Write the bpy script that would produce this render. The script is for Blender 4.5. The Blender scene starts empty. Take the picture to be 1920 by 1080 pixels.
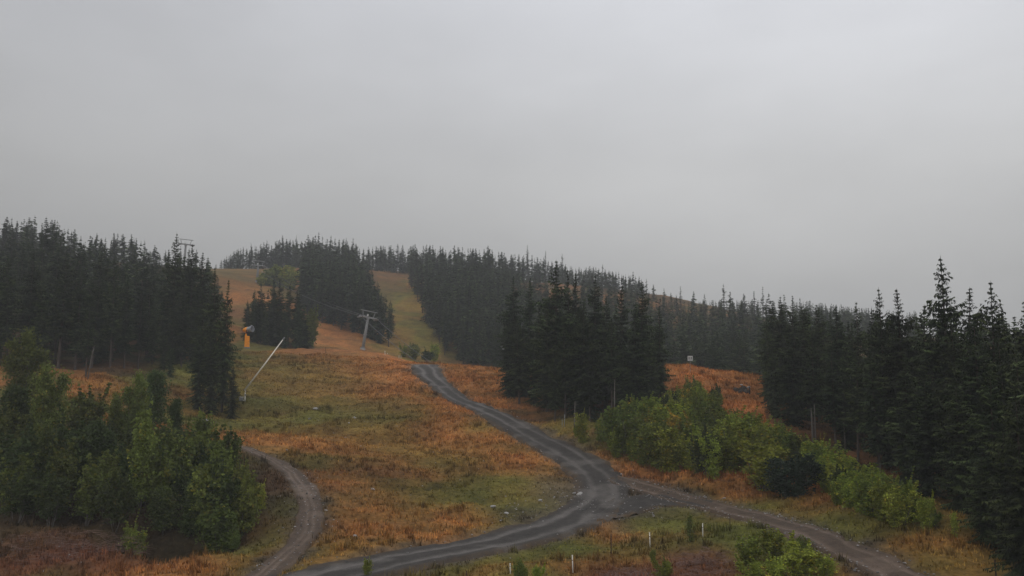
import bpy, math, random
import numpy as np
from mathutils import Vector, Matrix, kdtree

random.seed(7)
rng = np.random.default_rng(7)
S = bpy.context.scene
C = S.collection

# ---------------------------------------------------------------- camera
F = 1600.0                      # focal length in photo pixels (1920 wide)
PITCH = math.atan(160.0 / F)
ZC = 14.0                       # lens height above the valley floor datum
cam_d = bpy.data.cameras.new('camera')
cam = bpy.data.objects.new('camera', cam_d)
C.objects.link(cam)
cam_d.sensor_width = 36.0
cam_d.lens = 36.0 * F / 1920.0
cam_d.clip_start = 0.1
cam_d.clip_end = 5000.0
cam.location = (0, 0, ZC)
cam.rotation_euler = (math.pi / 2 + PITCH, 0, 0)
S.camera = cam

# ---------------------------------------------------------------- sky, sun, exposure
SUN_EL, SUN_AZ = math.radians(42), math.radians(215)     # azimuth clockwise from +Y
w = bpy.data.worlds.new('World'); S.world = w; w.use_nodes = True
nt = w.node_tree; nt.nodes.clear()
N, L = nt.nodes.new, nt.links.new
out = N('ShaderNodeOutputWorld'); bg = N('ShaderNodeBackground'); bg.inputs['Strength'].default_value = 0.1
sky = N('ShaderNodeTexSky'); sky.sky_type = 'NISHITA'; sky.sun_disc = False
sky.sun_elevation = SUN_EL; sky.sun_rotation = SUN_AZ; sky.air_density = 1.0; sky.dust_density = 4.0
grey = N('ShaderNodeHueSaturation'); grey.inputs['Saturation'].default_value = 0.15; grey.inputs['Value'].default_value = 0.6
L(sky.outputs[0], grey.inputs['Color'])
tc = N('ShaderNodeTexCoord'); sep = N('ShaderNodeSeparateXYZ'); L(tc.outputs['Generated'], sep.inputs[0])
ramp = N('ShaderNodeValToRGB')                            # overcast deck: dim at the horizon, brighter overhead
e = ramp.color_ramp.elements
e[0].position = 0.0; e[0].color = (3.6, 3.6, 3.58, 1)
e[1].position = 1.0; e[1].color = (8.6, 8.9, 9.3, 1)
for p, c in ((0.10, (4.4, 4.4, 4.38, 1)), (0.22, (6.0, 6.03, 6.08, 1)), (0.42, (7.5, 7.65, 8.1, 1))):
    k = e.new(p); k.color = c
L(sep.outputs['Z'], ramp.inputs[0])
nz = N('ShaderNodeTexNoise'); nz.inputs['Scale'].default_value = 1.6; nz.inputs['Detail'].default_value = 5.0
nz.inputs['Roughness'].default_value = 0.5
mp = N('ShaderNodeMapping'); mp.inputs['Scale'].default_value = (1, 1, 2.6); mp.inputs['Location'].default_value = (0.3, 0.1, 0.2)
L(tc.outputs['Generated'], mp.inputs[0]); L(mp.outputs[0], nz.inputs['Vector'])
mr = N('ShaderNodeMapRange'); mr.inputs[1].default_value = 0.3; mr.inputs[2].default_value = 0.7
mr.inputs[3].default_value = 0.87; mr.inputs[4].default_value = 1.12
L(nz.outputs['Fac'], mr.inputs[0])
# the cloud thins towards the east: a broad, even change over the whole sky
mx = N('ShaderNodeMapRange'); mx.interpolation_type = 'SMOOTHSTEP'; mx.inputs[1].default_value = -0.75; mx.inputs[2].default_value = 0.6
mx.inputs[3].default_value = 0.66; mx.inputs[4].default_value = 1.13
L(sep.outputs['X'], mx.inputs[0])
m1 = N('ShaderNodeMath'); m1.operation = 'MULTIPLY'; L(mr.outputs[0], m1.inputs[0]); L(mx.outputs[0], m1.inputs[1])
vm = N('ShaderNodeVectorMath'); vm.operation = 'SCALE'; L(ramp.outputs[0], vm.inputs[0]); L(m1.outputs[0], vm.inputs['Scale'])
mixs = N('ShaderNodeMix'); mixs.data_type = 'RGBA'; mixs.inputs[0].default_value = 0.06
L(vm.outputs[0], mixs.inputs[6]); L(grey.outputs[0], mixs.inputs[7])
L(mixs.outputs[2], bg.inputs['Color']); L(bg.outputs[0], out.inputs['Surface'])

sun_d = bpy.data.lights.new('sun', 'SUN'); sun_d.energy = 0.5; sun_d.angle = math.radians(50); sun_d.color = (1, 0.97, 0.93)
sun = bpy.data.objects.new('sun', sun_d); C.objects.link(sun)
sd = Vector((math.sin(SUN_AZ) * math.cos(SUN_EL), math.cos(SUN_AZ) * math.cos(SUN_EL), math.sin(SUN_EL)))
sun.rotation_euler = (-sd).to_track_quat('-Z', 'Y').to_euler(); sun.location = (-60, -60, 120)

vs = S.view_settings
S.display_settings.display_device = 'sRGB'
vs.view_transform = 'Standard'; vs.look = 'None'; vs.exposure = 0.0; vs.gamma = 1.0
vs.use_curve_mapping = False
S.render.engine = 'CYCLES'
cy = S.cycles
cy.use_denoising = True
cy.max_bounces = 4; cy.diffuse_bounces = 2; cy.glossy_bounces = 2; cy.transparent_max_bounces = 8; cy.volume_bounces = 0
cy.use_adaptive_sampling = True; cy.adaptive_threshold = 0.02

# ---------------------------------------------------------------- pixels <-> place
cP, sP = math.cos(PITCH), math.sin(PITCH)
def at(px, py, d):
    """The point seen at photo pixel (px, py) at distance d along +Y."""
    u, v = (px - 960) / F, (540 - py) / F
    k = d / (cP - v * sP)
    return Vector((u * k, d, ZC + k * (sP + v * cP)))
def proj(x, y, z):
    z = z - ZC
    f_ = y * cP + z * sP; up = -y * sP + z * cP
    return 960 + F * x / f_, 540 - F * up / f_

# ---------------------------------------------------------------- terrain
CP = []
for px, py, d in [(-100,1080,57),(500,1078,56),(960,1080,55),(1400,1078,53),(1700,1078,50),(1950,1060,50),
        (320,1035,62),(0,990,66),(150,1030,62),(560,1020,63),(590,930,75),(470,845,92),(1075,1050,60),(1369,1006,64),
        (1150,930,80),(900,1000,68),(1250,935,78),(1400,950,73),(1550,1005,59),(1700,950,64),(1850,1040,52),
        (800,900,85),(700,850,97),(1000,830,100),(940,795,107),(860,765,120),(800,686,155),(780,720,140),(700,750,130),
        (470,755,125),(600,702,150),(463,652,178),(510,655,186),(680,655,222),(620,632,235),(900,688,158),(940,690,156),
        (950,745,130),(1030,790,108),(1240,770,112),(1150,800,104),(1260,686,130),(1330,701,126),(1400,738,118),(1300,762,112),
        (1430,775,104),(1550,845,88),(1650,800,100),(1800,760,110),(1900,720,130),(165,712,122),(0,690,125),(330,715,130),
        (400,775,118),(200,760,108),(100,850,85),(300,900,80),(430,600,220),(430,506,380),(520,540,300),(840,672,235),
        (790,632,255),(760,575,310),(740,515,390),(700,510,390),(720,668,188),(760,676,176)]:
    CP.append(at(px, py, d))
for px, z, d in [(-300,27,220),(0,17.5,200),(200,18,215),(300,20,245),(345,35,290),(480,33,312),(900,-5.5,190),(1050,-6,195),(1250,-5,175),(1400,-8,160),
        (1000,3,240),(1300,2,240),(950,35,350),(1130,31,345),(1400,15,310),(1600,6,260),(1900,8,260),(450,52,430),(700,52,430),
        (1000,45,430),(1250,36,400),(1500,21,380),(450,50,600),(1000,42,600),(1500,20,600),(-300,52,480),(2300,10,480),
        (-1200,40,380),(960,-13,20),(-1000,-13,45),(2900,-11,45),(2600,-8,120),(-900,8,130),(100,46,420)]:
    CP.append(Vector(((px - 960) / F * d, d, ZC + z)))
CP = np.array([tuple(v) for v in CP])
for x, y, z in [(-80,0,1),(80,0,1),(0,-40,1)]:
    CP = np.vstack([CP, [x, y, z]])
_P = CP[:, :2] / 100.0
def _phi(r2): return 0.5 * r2 * np.log(r2 + 1e-12)
def _tps_fit():
    n = len(_P)
    d2 = ((_P[:, None] - _P[None]) ** 2).sum(2)
    A = np.zeros((n + 3, n + 3)); A[:n, :n] = _phi(d2) + np.eye(n) * 3e-5
    Q = np.hstack([np.ones((n, 1)), _P]); A[:n, n:] = Q; A[n:, :n] = Q.T
    return np.linalg.solve(A, np.concatenate([CP[:, 2], np.zeros(3)]))
_W = _tps_fit()
def tps(x, y):
    x = np.asarray(x, float); y = np.asarray(y, float); shp = x.shape
    q = np.stack([x.ravel(), y.ravel()], 1) / 100.0
    o = np.empty(len(q)); n = len(_P)
    for i in range(0, len(q), 20000):
        b = q[i:i + 20000]
        d2 = ((b[:, None] - _P[None]) ** 2).sum(2)
        o[i:i + 20000] = _phi(d2) @ _W[:n] + _W[n] + b @ _W[n + 1:]
    return o.reshape(shp)
def _h2(ix, iy, s):
    n = (ix * 374761393 + iy * 668265263 + s * 144665) & 0x7fffffff
    n = ((n ^ (n >> 13)) * 1274126177) & 0x7fffffff
    return ((n ^ (n >> 16)) & 0xffff) / 65535.0
def vnoise(x, y, s=0):
    x = np.asarray(x, float); y = np.asarray(y, float)
    ix = np.floor(x).astype(np.int64); iy = np.floor(y).astype(np.int64)
    fx = x - ix; fy = y - iy
    fx = fx * fx * (3 - 2 * fx); fy = fy * fy * (3 - 2 * fy)
    a = _h2(ix, iy, s); b = _h2(ix + 1, iy, s); c = _h2(ix, iy + 1, s); d = _h2(ix + 1, iy + 1, s)
    return (a * (1 - fx) + b * fx) * (1 - fy) + (c * (1 - fx) + d * fx) * fy
def sst(a, b, t):
    t = np.clip((t - a) / (b - a), 0, 1); return t * t * (3 - 2 * t)
_DS = np.arange(42, 470, 0.5)
def ground(px, py):
    """Where the view ray through a photo pixel first meets the smooth hillside."""
    u, v = (px - 960) / F, (540 - py) / F
    k = _DS / (cP - v * sP)
    x = u * k; z = ZC + k * (sP + v * cP); g = tps(x, _DS)
    below = np.nonzero(z <= g)[0]
    if len(below) == 0: return Vector((x[-1], _DS[-1], g[-1]))
    i = max(1, below[0]); a = z[i - 1] - g[i - 1]; b = g[i] - z[i]
    t = a / max(a + b, 1e-6); d = _DS[i - 1] + t * 0.5
    kk = d / (cP - v * sP); x = u * kk
    return Vector((x, d, float(tps(np.array([x]), np.array([d]))[0])))

# ---- roads: centre lines read as places on the hillside, widths in metres (half widths)
def smooth_line(pts, n):
    P = np.array(pts, float); t = np.concatenate([[0], np.cumsum(np.linalg.norm(np.diff(P[:, :2], axis=0), axis=1))])
    ts = np.linspace(0, t[-1], n); Q = np.stack([np.interp(ts, t, P[:, i]) for i in range(P.shape[1])], 1)
    for _ in range(14):
        Q[1:-1] = 0.25 * Q[:-2] + 0.5 * Q[1:-1] + 0.25 * Q[2:]
    return Q
def line(pix, n):
    return smooth_line([(g.x, g.y, hw) for g, hw in ((ground(a, b), hw) for a, b, hw in pix)], n)
ROAD = line([(470,1110,3.3),(600,1083,3.1),(700,1062,2.7),(850,1030,2.7),(960,1009,2.8),(1050,983,3.0),(1108,954,3.2),(1137,922,3.2),(1128,893,2.9),
             (1088,866,2.6),(1030,832,2.35),(950,791,2.1),(893,761,2.0),(845,738,1.9),(817,715,2.0),(804,700,2.7),(797,688,3.0),(793,683.5,3.0)], 260)
TRACK = line([(1148,895,1.2),(1215,916,1.5),(1290,937,1.4),(1345,949,1.25),(1420,968,1.15),(1500,993,1.3),(1570,1022,1.35),(1640,1052,1.4),(1715,1092,1.4)], 150)
APRON = line([(1120,965,1.8),(1175,945,2.9),(1225,936,2.3),(1275,940,1.4),(1330,945,1.0)], 70)
PATH = line([(455,838,0.4),(480,848,0.6),(515,863,0.8),(548,887,0.95),(574,918,1.0),(584,950,1.0),(580,985,1.0),(563,1015,1.0),(534,1044,1.0),(502,1070,1.0),(470,1096,1.0)], 150)
kd = kdtree.KDTree(len(ROAD) + len(TRACK) + len(APRON) + len(PATH)); _hw = []
for Q in (ROAD, TRACK, APRON, PATH):
    for r in Q: kd.insert((r[0], r[1], 0), len(_hw)); _hw.append(r[2])
kd.balance()
def road_dist(x, y):
    """Distance beyond the nearest road edge, negative on the road."""
    o = np.full(len(x), 50.0)
    m = np.nonzero((x > -70) & (x < 45) & (y > 40) & (y < 175))[0]
    for i in m:
        co, j, d = kd.find((x[i], y[i], 0)); o[i] = d - _hw[j]
    return o
def micro(x, y):
    a = (vnoise(x / 9, y / 7, 1) - .5) * 0.9 + (vnoise(x / 3.4, y / 2.6, 2) - .5) * 0.62 + (vnoise(x / 1.3, y / 1.1, 3) - .5) * 0.36
    # low earth steps that run across the slope
    st = np.abs((y + 0.25 * x + 5 * vnoise(x / 25, y / 25, 9)) / 11 % 1 - .5)
    a = a + 0.35 * sst(.06, .0, st) * vnoise(x / 14, y / 10, 12)
    return a * sst(40, 60, y)
HOLLOW = ground(325, 1008)
def terrain(x, y, rd=None):
    x = np.asarray(x, float); y = np.asarray(y, float)
    if rd is None: rd = road_dist(x.ravel(), y.ravel()).reshape(x.shape)
    k = sst(-0.2, 2.0, rd)
    z = tps(x, y) + micro(x, y) * (0.12 + 0.88 * k) - 0.22 * sst(0.4, -0.3, rd)
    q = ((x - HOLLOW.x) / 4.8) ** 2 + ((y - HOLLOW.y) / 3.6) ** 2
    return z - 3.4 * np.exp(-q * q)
def gz(x, y): return float(terrain(np.array([x]), np.array([y]))[0])

# ---- colour of the ground cover
PATCH = []
def patch(px, py, rx, ry, kind, wgt):
    g = ground(px, py); a = ground(px, py - ry); b = ground(px, min(py + ry, 1100))
    PATCH.append((g.x, g.y, rx * g.y / F, max(1.0, (a.y - b.y) / 2), kind, wgt))
for a in [(590,705,110,26,'g',.9),(560,745,130,40,'g',.5),(720,775,70,30,'g',.4),(520,690,60,14,'g',.7),(480,760,60,25,'g',.8),(590,795,190,34,'g',1.0),(690,790,90,25,'g',.6),(910,930,120,42,'g',1.1),(720,930,60,30,'g',.25),
          (830,855,70,16,'g',.6),(900,800,40,10,'g',.7),(760,840,90,16,'g',.5),(350,700,50,70,'g',.9),(880,870,60,10,'g',.5),(600,860,30,12,'g',.4),
          (1230,985,60,14,'g',.35),(1180,1025,180,14,'g',.9),(1450,1030,130,50,'g',.8),(1750,1060,90,40,'g',.5),(1000,1070,80,16,'g',.8),
          (540,960,40,60,'g',.45),(450,1040,60,25,'g',.4),(1600,985,130,24,'g',.9),(1450,945,90,14,'g',.5),(760,700,60,30,'o',.5),(690,675,140,16,'o',.9),(880,700,70,24,'o',.9),(950,745,90,40,'o',.8),
          (560,825,130,24,'o',.8),(880,825,90,18,'o',.8),(960,860,90,20,'o',.7),(700,960,70,50,'o',.9),(840,970,60,24,'o',.9),(760,1000,120,20,'o',.7),
          (1180,870,160,24,'o',.9),(1310,890,70,22,'o',.8),(1310,700,70,24,'o',.6),(1380,760,40,20,'o',.8),(640,900,60,24,'o',.6),(220,745,80,28,'o',.8),
          (1150,1000,60,16,'o',.4),(120,1040,140,34,'r',1.8),(1180,1075,80,18,'r',2.2),(1320,1055,60,24,'r',2.4),(700,885,80,14,'d',.6),(800,800,60,10,'d',.4),
          (620,660,60,10,'d',.3),(560,765,70,8,'d',.3),(1130,915,30,60,'s',.8),(1040,920,40,30,'s',.7),(990,965,50,14,'s',.7),(1230,930,50,24,'s',.8),(300,730,50,16,'r',.5),
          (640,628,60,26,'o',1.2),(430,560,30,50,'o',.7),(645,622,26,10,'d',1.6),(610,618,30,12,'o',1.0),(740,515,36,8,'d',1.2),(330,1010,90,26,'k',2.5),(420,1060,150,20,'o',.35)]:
    patch(*a)
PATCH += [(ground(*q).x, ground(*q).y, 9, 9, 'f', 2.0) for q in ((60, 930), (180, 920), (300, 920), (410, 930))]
PATCH += [(-26, 250, 9, 32, 'y', 2.2), (-37, 300, 8, 40, 'y', 1.5), (-47, 385, 16, 25, 'b', .8), (-115, 340, 20, 70, 'b', .8)]
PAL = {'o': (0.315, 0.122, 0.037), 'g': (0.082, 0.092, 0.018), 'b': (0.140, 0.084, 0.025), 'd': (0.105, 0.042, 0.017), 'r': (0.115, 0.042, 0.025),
       's': (0.088, 0.070, 0.056), 'y': (0.145, 0.125, 0.02), 'f': (0.035, 0.024, 0.014), 'k': (0.012, 0.010, 0.007)}  # k: near-black soil, the hollow's shade put into its colour
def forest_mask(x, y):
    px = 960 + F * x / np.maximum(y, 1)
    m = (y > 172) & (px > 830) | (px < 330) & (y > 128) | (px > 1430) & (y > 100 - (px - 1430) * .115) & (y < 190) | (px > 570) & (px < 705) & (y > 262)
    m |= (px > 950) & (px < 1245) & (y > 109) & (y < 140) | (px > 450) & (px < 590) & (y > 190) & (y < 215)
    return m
def ground_col(x, y, rd):
    n1 = vnoise(x / 11, y / 9, 21) * .6 + vnoise(x / 4.2, y / 3.6, 22) * .4
    n2 = vnoise(x / 2.4, y / 2.0, 23) * .5 + vnoise(x / .9, y / .8, 24) * .5
    n3 = vnoise(x / 5.5, y / 2.2, 25)
    W = {k: np.zeros(len(x)) for k in PAL}
    W['b'] += 0.30; W['o'] += sst(.45, .68, n1) * .42; W['g'] += sst(.60, .36, n1) * .62
    W['d'] += sst(.58, .8, n2) * .30
    for gx, gy, rx, ry, k, wg in PATCH:
        q = ((x - gx) / rx) ** 2 + ((y - gy) / ry) ** 2
        W[k] += 3.0 * wg * np.exp(-q * 1.1) * (0.15 + 1.7 * n2 * n2 + .6 * n3)
    W['s'] += 2.2 * sst(0.9, -.2, rd + (n2 - .5) * 1.6)
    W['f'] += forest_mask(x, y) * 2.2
    far = sst(180, 230, y)
    n4 = vnoise(x / 26, y / 34, 41) * .6 + vnoise(x / 8, y / 11, 42) * .4
    W['b'] += .6 * far; W['o'] += 2.0 * far * sst(.5, .62, n4); W['d'] += 2.2 * far * sst(.5, .38, n4) * n3; W['g'] += .8 * far * sst(.6, .75, vnoise(x / 12, y / 16, 43))
    T = sum(W.values()); c = sum(W[k][:, None] * np.array(PAL[k])[None] for k in PAL) / T[:, None]
    return c * (0.42 + 0.86 * n2 + .52 * n3)[:, None]

# ---------------------------------------------------------------- materials
def new_mat(name):
    m = bpy.data.materials.new(name); m.use_nodes = True; t = m.node_tree
    b = t.nodes['Principled BSDF']
    return m, t, b
def noise(t, scale, detail=4, rough=.6, vec=None):
    n = t.nodes.new('ShaderNodeTexNoise'); n.inputs['Scale'].default_value = scale
    n.inputs['Detail'].default_value = detail; n.inputs['Roughness'].default_value = rough
    if vec is not None: t.links.new(vec, n.inputs['Vector'])
    return n.outputs['Fac']
def maprange(t, src, a, b, c, d):
    n = t.nodes.new('ShaderNodeMapRange'); t.links.new(src, n.inputs[0])
    for i, v in enumerate((a, b, c, d)): n.inputs[i + 1].default_value = v
    return n.outputs[0]
def scale_col(t, col, fac):
    n = t.nodes.new('ShaderNodeVectorMath'); n.operation = 'SCALE'; t.links.new(col, n.inputs[0]); t.links.new(fac, n.inputs['Scale'])
    return n.outputs[0]
def mul(t, a, b):
    n = t.nodes.new('ShaderNodeMath'); n.operation = 'MULTIPLY'; t.links.new(a, n.inputs[0]); t.links.new(b, n.inputs[1]); return n.outputs[0]
def bump(t, b, h, strength, dist):
    n = t.nodes.new('ShaderNodeBump'); n.inputs['Strength'].default_value = strength; n.inputs['Distance'].default_value = dist
    t.links.new(h, n.inputs['Height']); t.links.new(n.outputs[0], b.inputs['Normal'])
def pos(t): return t.nodes.new('ShaderNodeNewGeometry').outputs['Position']
def attr(t, name):
    n = t.nodes.new('ShaderNodeAttribute'); n.attribute_name = name; return n
def simple(name, col, rough=.6, metal=0.0, var=.25, scale=6.0, spec=.4):
    m, t, b = new_mat(name)
    rgb = t.nodes.new('ShaderNodeRGB'); rgb.outputs[0].default_value = (*col, 1)
    tcn = t.nodes.new('ShaderNodeTexCoord')
    f = maprange(t, noise(t, scale, 5, .65, tcn.outputs['Object']), .3, .7, 1 - var, 1 + var)
    t.links.new(scale_col(t, rgb.outputs[0], f), b.inputs['Base Color'])
    b.inputs['Roughness'].default_value = rough; b.inputs['Metallic'].default_value = metal
    b.inputs['Specular IOR Level'].default_value = spec
    return m
def mat_cover(name, spec=.12, fine=True):
    m, t, b = new_mat(name); p = pos(t); a = attr(t, 'Col')
    f = maprange(t, noise(t, 2.6, 6, .7, p), .28, .72, .5, 1.6)
    if fine: f = mul(t, f, maprange(t, noise(t, 0.5, 4, .6, p), .3, .7, .82, 1.2))
    t.links.new(scale_col(t, a.outputs['Color'], f), b.inputs['Base Color'])
    b.inputs['Roughness'].default_value = .9; b.inputs['Specular IOR Level'].default_value = spec
    if fine: bump(t, b, noise(t, 3.2, 8, .7, p), .8, .25)
    return m
M_GROUND = mat_cover('meadow_ground')
M_GRASS = mat_cover('dry_grass', .1, False)

def mat_road(name, base, rut_gain, stony):
    m, t, b = new_mat(name); p = pos(t); a = attr(t, 'Col')       # R: worn wheel tracks and painted puddle glints, G: verge
    rgb = t.nodes.new('ShaderNodeRGB'); rgb.outputs[0].default_value = (*base, 1)
    sp = t.nodes.new('ShaderNodeSeparateColor'); t.links.new(a.outputs['Color'], sp.inputs[0])
    f = maprange(t, noise(t, 1.1, 6, .7, p), .3, .7, .68, 1.3)
    f = mul(t, f, maprange(t, noise(t, 9, 5, .75, p), .3, .7, .72, 1.3))
    f = mul(t, f, maprange(t, sp.outputs[0], 0, 1, .82, rut_gain))
    col = scale_col(t, rgb.outputs[0], f)
    mixn = t.nodes.new('ShaderNodeMix'); mixn.data_type = 'RGBA'
    t.links.new(mul(t, sp.outputs[1], maprange(t, noise(t, 1.6, 6, .7, p), .35, .62, 0, 1)), mixn.inputs[0])
    t.links.new(col, mixn.inputs[6]); mixn.inputs[7].default_value = (0.10, 0.062, 0.030, 1)
    t.links.new(mixn.outputs[2], b.inputs['Base Color'])
    t.links.new(maprange(t, sp.outputs[0], 0, 1, .85, .6), b.inputs['Roughness'])
    b.inputs['Specular IOR Level'].default_value = .22
    bump(t, b, noise(t, 7, 8, .75, p), .7, stony)
    return m
M_ROAD = mat_road('wet_gravel', (0.064, 0.056, 0.050), 1.9, .10)
M_TRACK = mat_road('stony_dirt', (0.112, 0.078, 0.056), 1.5, .14)

def mat_leaf(name, hue_var=.02, val=(.7, 1.3), spec=.2, rough=.55, trans=0.0):
    m, t, b = new_mat(name); a = attr(t, 'Col'); oi = t.nodes.new('ShaderNodeObjectInfo')
    hs = t.nodes.new('ShaderNodeHueSaturation'); t.links.new(a.outputs['Color'], hs.inputs['Color'])
    t.links.new(maprange(t, oi.outputs['Random'], 0, 1, .5 - hue_var, .5 + hue_var), hs.inputs['Hue'])
    m2 = t.nodes.new('ShaderNodeMath'); m2.operation = 'MULTIPLY_ADD'; m2.inputs[1].default_value = 7.31; m2.inputs[2].default_value = 0
    t.links.new(oi.outputs['Random'], m2.inputs[0])
    fr = t.nodes.new('ShaderNodeMath'); fr.operation = 'FRACT'; t.links.new(m2.outputs[0], fr.inputs[0])
    t.links.new(maprange(t, fr.outputs[0], 0, 1, *val), hs.inputs['Value'])
    t.links.new(hs.outputs[0], b.inputs['Base Color'])
    b.inputs['Roughness'].default_value = rough; b.inputs['Specular IOR Level'].default_value = spec
    if trans:
        tr = t.nodes.new('ShaderNodeBsdfTranslucent'); mx_ = t.nodes.new('ShaderNodeMixShader'); mx_.inputs[0].default_value = trans
        t.links.new(hs.outputs[0], tr.inputs['Color']); t.links.new(b.outputs[0], mx_.inputs[1]); t.links.new(tr.outputs[0], mx_.inputs[2])
        t.links.new(mx_.outputs[0], t.nodes['Material Output'].inputs['Surface'])
    return m
M_NEEDLE = mat_leaf('spruce_needles', .02, (.65, 1.5), .12, .7)
M_LEAF = mat_leaf('birch_leaves', .018, (.75, 1.3), .15, .6, .4)
M_BARK = simple('spruce_bark', (0.075, 0.058, 0.048), .9, 0, .4, 3, .15)
M_DEADBARK = simple('bare_grey_bark', (0.13, 0.115, 0.10), .9, 0, .3, 3, .15)
M_BIRCHBARK = simple('birch_bark', (0.17, 0.15, 0.13), .85, 0, .5, 4, .2)
M_TWIG = simple('dead_twigs', (0.19, 0.12, 0.10), .9, 0, .4, 1.5, .15)
M_STONE = simple('pale_stone', (0.36, 0.34, 0.325), .8, 0, .3, 5, .3)
M_STONE_D = simple('dark_stone', (0.06, 0.05, 0.042), .85, 0, .35, 2, .25)
M_STEEL = simple('galvanised_steel', (0.25, 0.25, 0.245), .65, .2, .22, 2.5, .4)
M_CABLE = simple('steel_cable', (0.16, 0.16, 0.165), .5, .5, .1, 3)
M_ORANGE = simple('orange_paint', (1.0, 0.34, 0.006), .5, 0, .1, 2)
M_BLACK = simple('black_plastic', (0.015, 0.015, 0.017), .5, 0, .2, 3)
M_GREYRING = simple('grey_ring_metal', (0.42, 0.43, 0.47), .45, .2, .15, 3)
M_LANCE = simple('pale_aluminium', (0.85, 0.80, 0.71), .5, 0, .08, 2)
M_WHITE = simple('white_post_paint', (0.78, 0.76, 0.70), .6, 0, .12, 3)
M_DARKPOST = simple('dark_wood', (0.05, 0.028, 0.02), .85, 0, .3, 4)
M_SIGN = simple('sign_white', (0.62, 0.62, 0.60), .6, 0, .06, 2)
M_SIGNMARK = simple('sign_grey_print', (0.2, 0.2, 0.2), .6, 0, .1, 2)

# ---------------------------------------------------------------- mesh helpers
def mesh_np(name, V, Fq, mats, cols=None, mat_idx=None, smooth=False):
    """V (n,3); Fq list of (faces array (m,k)); cols per vertex (n,3)."""
    me = bpy.data.meshes.new(name)
    V = np.asarray(V, np.float32)
    me.vertices.add(len(V)); me.vertices.foreach_set('co', V.ravel())
    tot = sum(f.size for f in Fq); nf = sum(len(f) for f in Fq)
    me.loops.add(tot); me.polygons.add(nf)
    li = np.concatenate([f.ravel() for f in Fq]).astype(np.int32)
    me.loops.foreach_set('vertex_index', li)
    ls = np.concatenate([np.full(len(f), f.shape[1]) for f in Fq]); st = np.concatenate([[0], np.cumsum(ls)[:-1]])
    me.polygons.foreach_set('loop_start', st.astype(np.int32))
    if mat_idx is not None: me.polygons.foreach_set('material_index', np.asarray(mat_idx, np.int32))
    me.polygons.foreach_set('use_smooth', np.full(nf, smooth))
    for m in (mats if isinstance(mats, (list, tuple)) else [mats]): me.materials.append(m)
    if cols is not None:
        a = me.color_attributes.new('Col', 'FLOAT_COLOR', 'POINT')
        a.data.foreach_set('color', np.hstack([cols, np.ones((len(V), 1))]).astype(np.float32).ravel())
    me.update(calc_edges=True); me.validate()
    return me
def link(name, data, parent=None, loc=None, **props):
    o = bpy.data.objects.new(name, data); C.objects.link(o)
    if parent is not None: o.parent = parent
    if loc is not None: o.location = loc
    for k, v in props.items(): o[k] = v
    return o
def tag(o, label, cat, group=None):
    o['label'] = label; o['category'] = cat
    if group: o['group'] = group
    return o
class MB:
    def __init__(s): s.v = []; s.f = []
    def ring(s, c, ax, r, n, ph=0.0):
        ax = Vector(ax).normalized(); u = ax.orthogonal().normalized(); w_ = ax.cross(u); i = len(s.v)
        for k in range(n):
            a = 2 * math.pi * k / n + ph; s.v.append(tuple(Vector(c) + u * (r * math.cos(a)) + w_ * (r * math.sin(a))))
        return i
    def tube(s, p0, p1, r0, r1=None, n=8, cap=True):
        return s.path([p0, p1], [r0, r0 if r1 is None else r1], n, cap)
    def path(s, pts, rs, n=8, cap=True):
        pts = [Vector(p) for p in pts]; prev = None
        if not isinstance(rs, (list, tuple)): rs = [rs] * len(pts)
        ax0 = (pts[1] - pts[0]).normalized(); u = ax0.orthogonal().normalized()
        for k, p in enumerate(pts):
            ax = (pts[min(k + 1, len(pts) - 1)] - pts[max(k - 1, 0)]).normalized()
            u = (u - ax * u.dot(ax)).normalized(); w_ = ax.cross(u); i = len(s.v)
            for j in range(n):
                a = 2 * math.pi * j / n; s.v.append(tuple(p + u * (rs[k] * math.cos(a)) + w_ * (rs[k] * math.sin(a))))
            if prev is not None:
                for j in range(n): s.f.append((prev + j, prev + (j + 1) % n, i + (j + 1) % n, i + j))
            elif cap: s.f.append(tuple(range(i + n - 1, i - 1, -1)))
            prev = i
        if cap: s.f.append(tuple(range(prev, prev + n)))
        return s
    def box(s, c, size, rot=None, taper=1.0):
        i = len(s.v); c = Vector(c)
        for z in (-.5, .5):
            k = taper if z > 0 else 1
            for x, y in ((-.5, -.5), (.5, -.5), (.5, .5), (-.5, .5)):
                p = Vector((x * size[0] * k, y * size[1] * k, z * size[2]))
                if rot is not None: p = rot @ p
                s.v.append(tuple(c + p))
        for q in ((3, 2, 1, 0), (4, 5, 6, 7), (0, 1, 5, 4), (1, 2, 6, 5), (2, 3, 7, 6), (3, 0, 4, 7)): s.f.append(tuple(i + k for k in q))
        return s
    def mesh(s, name, mat, smooth=False):
        me = bpy.data.meshes.new(name); me.from_pydata(s.v, [], s.f); me.materials.append(mat)
        for p in me.polygons: p.use_smooth = smooth
        me.update(); return me
    def build(s, name, mat, parent=None, smooth=False, bevel=0):
        o = link(name, s.mesh(name, mat, smooth), parent)
        if bevel:
            b = o.modifiers.new('bevel', 'BEVEL'); b.width = bevel; b.segments = 2; b.limit_method = 'ANGLE'
        return o
def empty(name, loc, rot=None, **props):
    o = link(name, None, None, loc, **props); o.empty_display_size = .3
    if rot is not None: o.rotation_euler = rot
    return o

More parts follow.
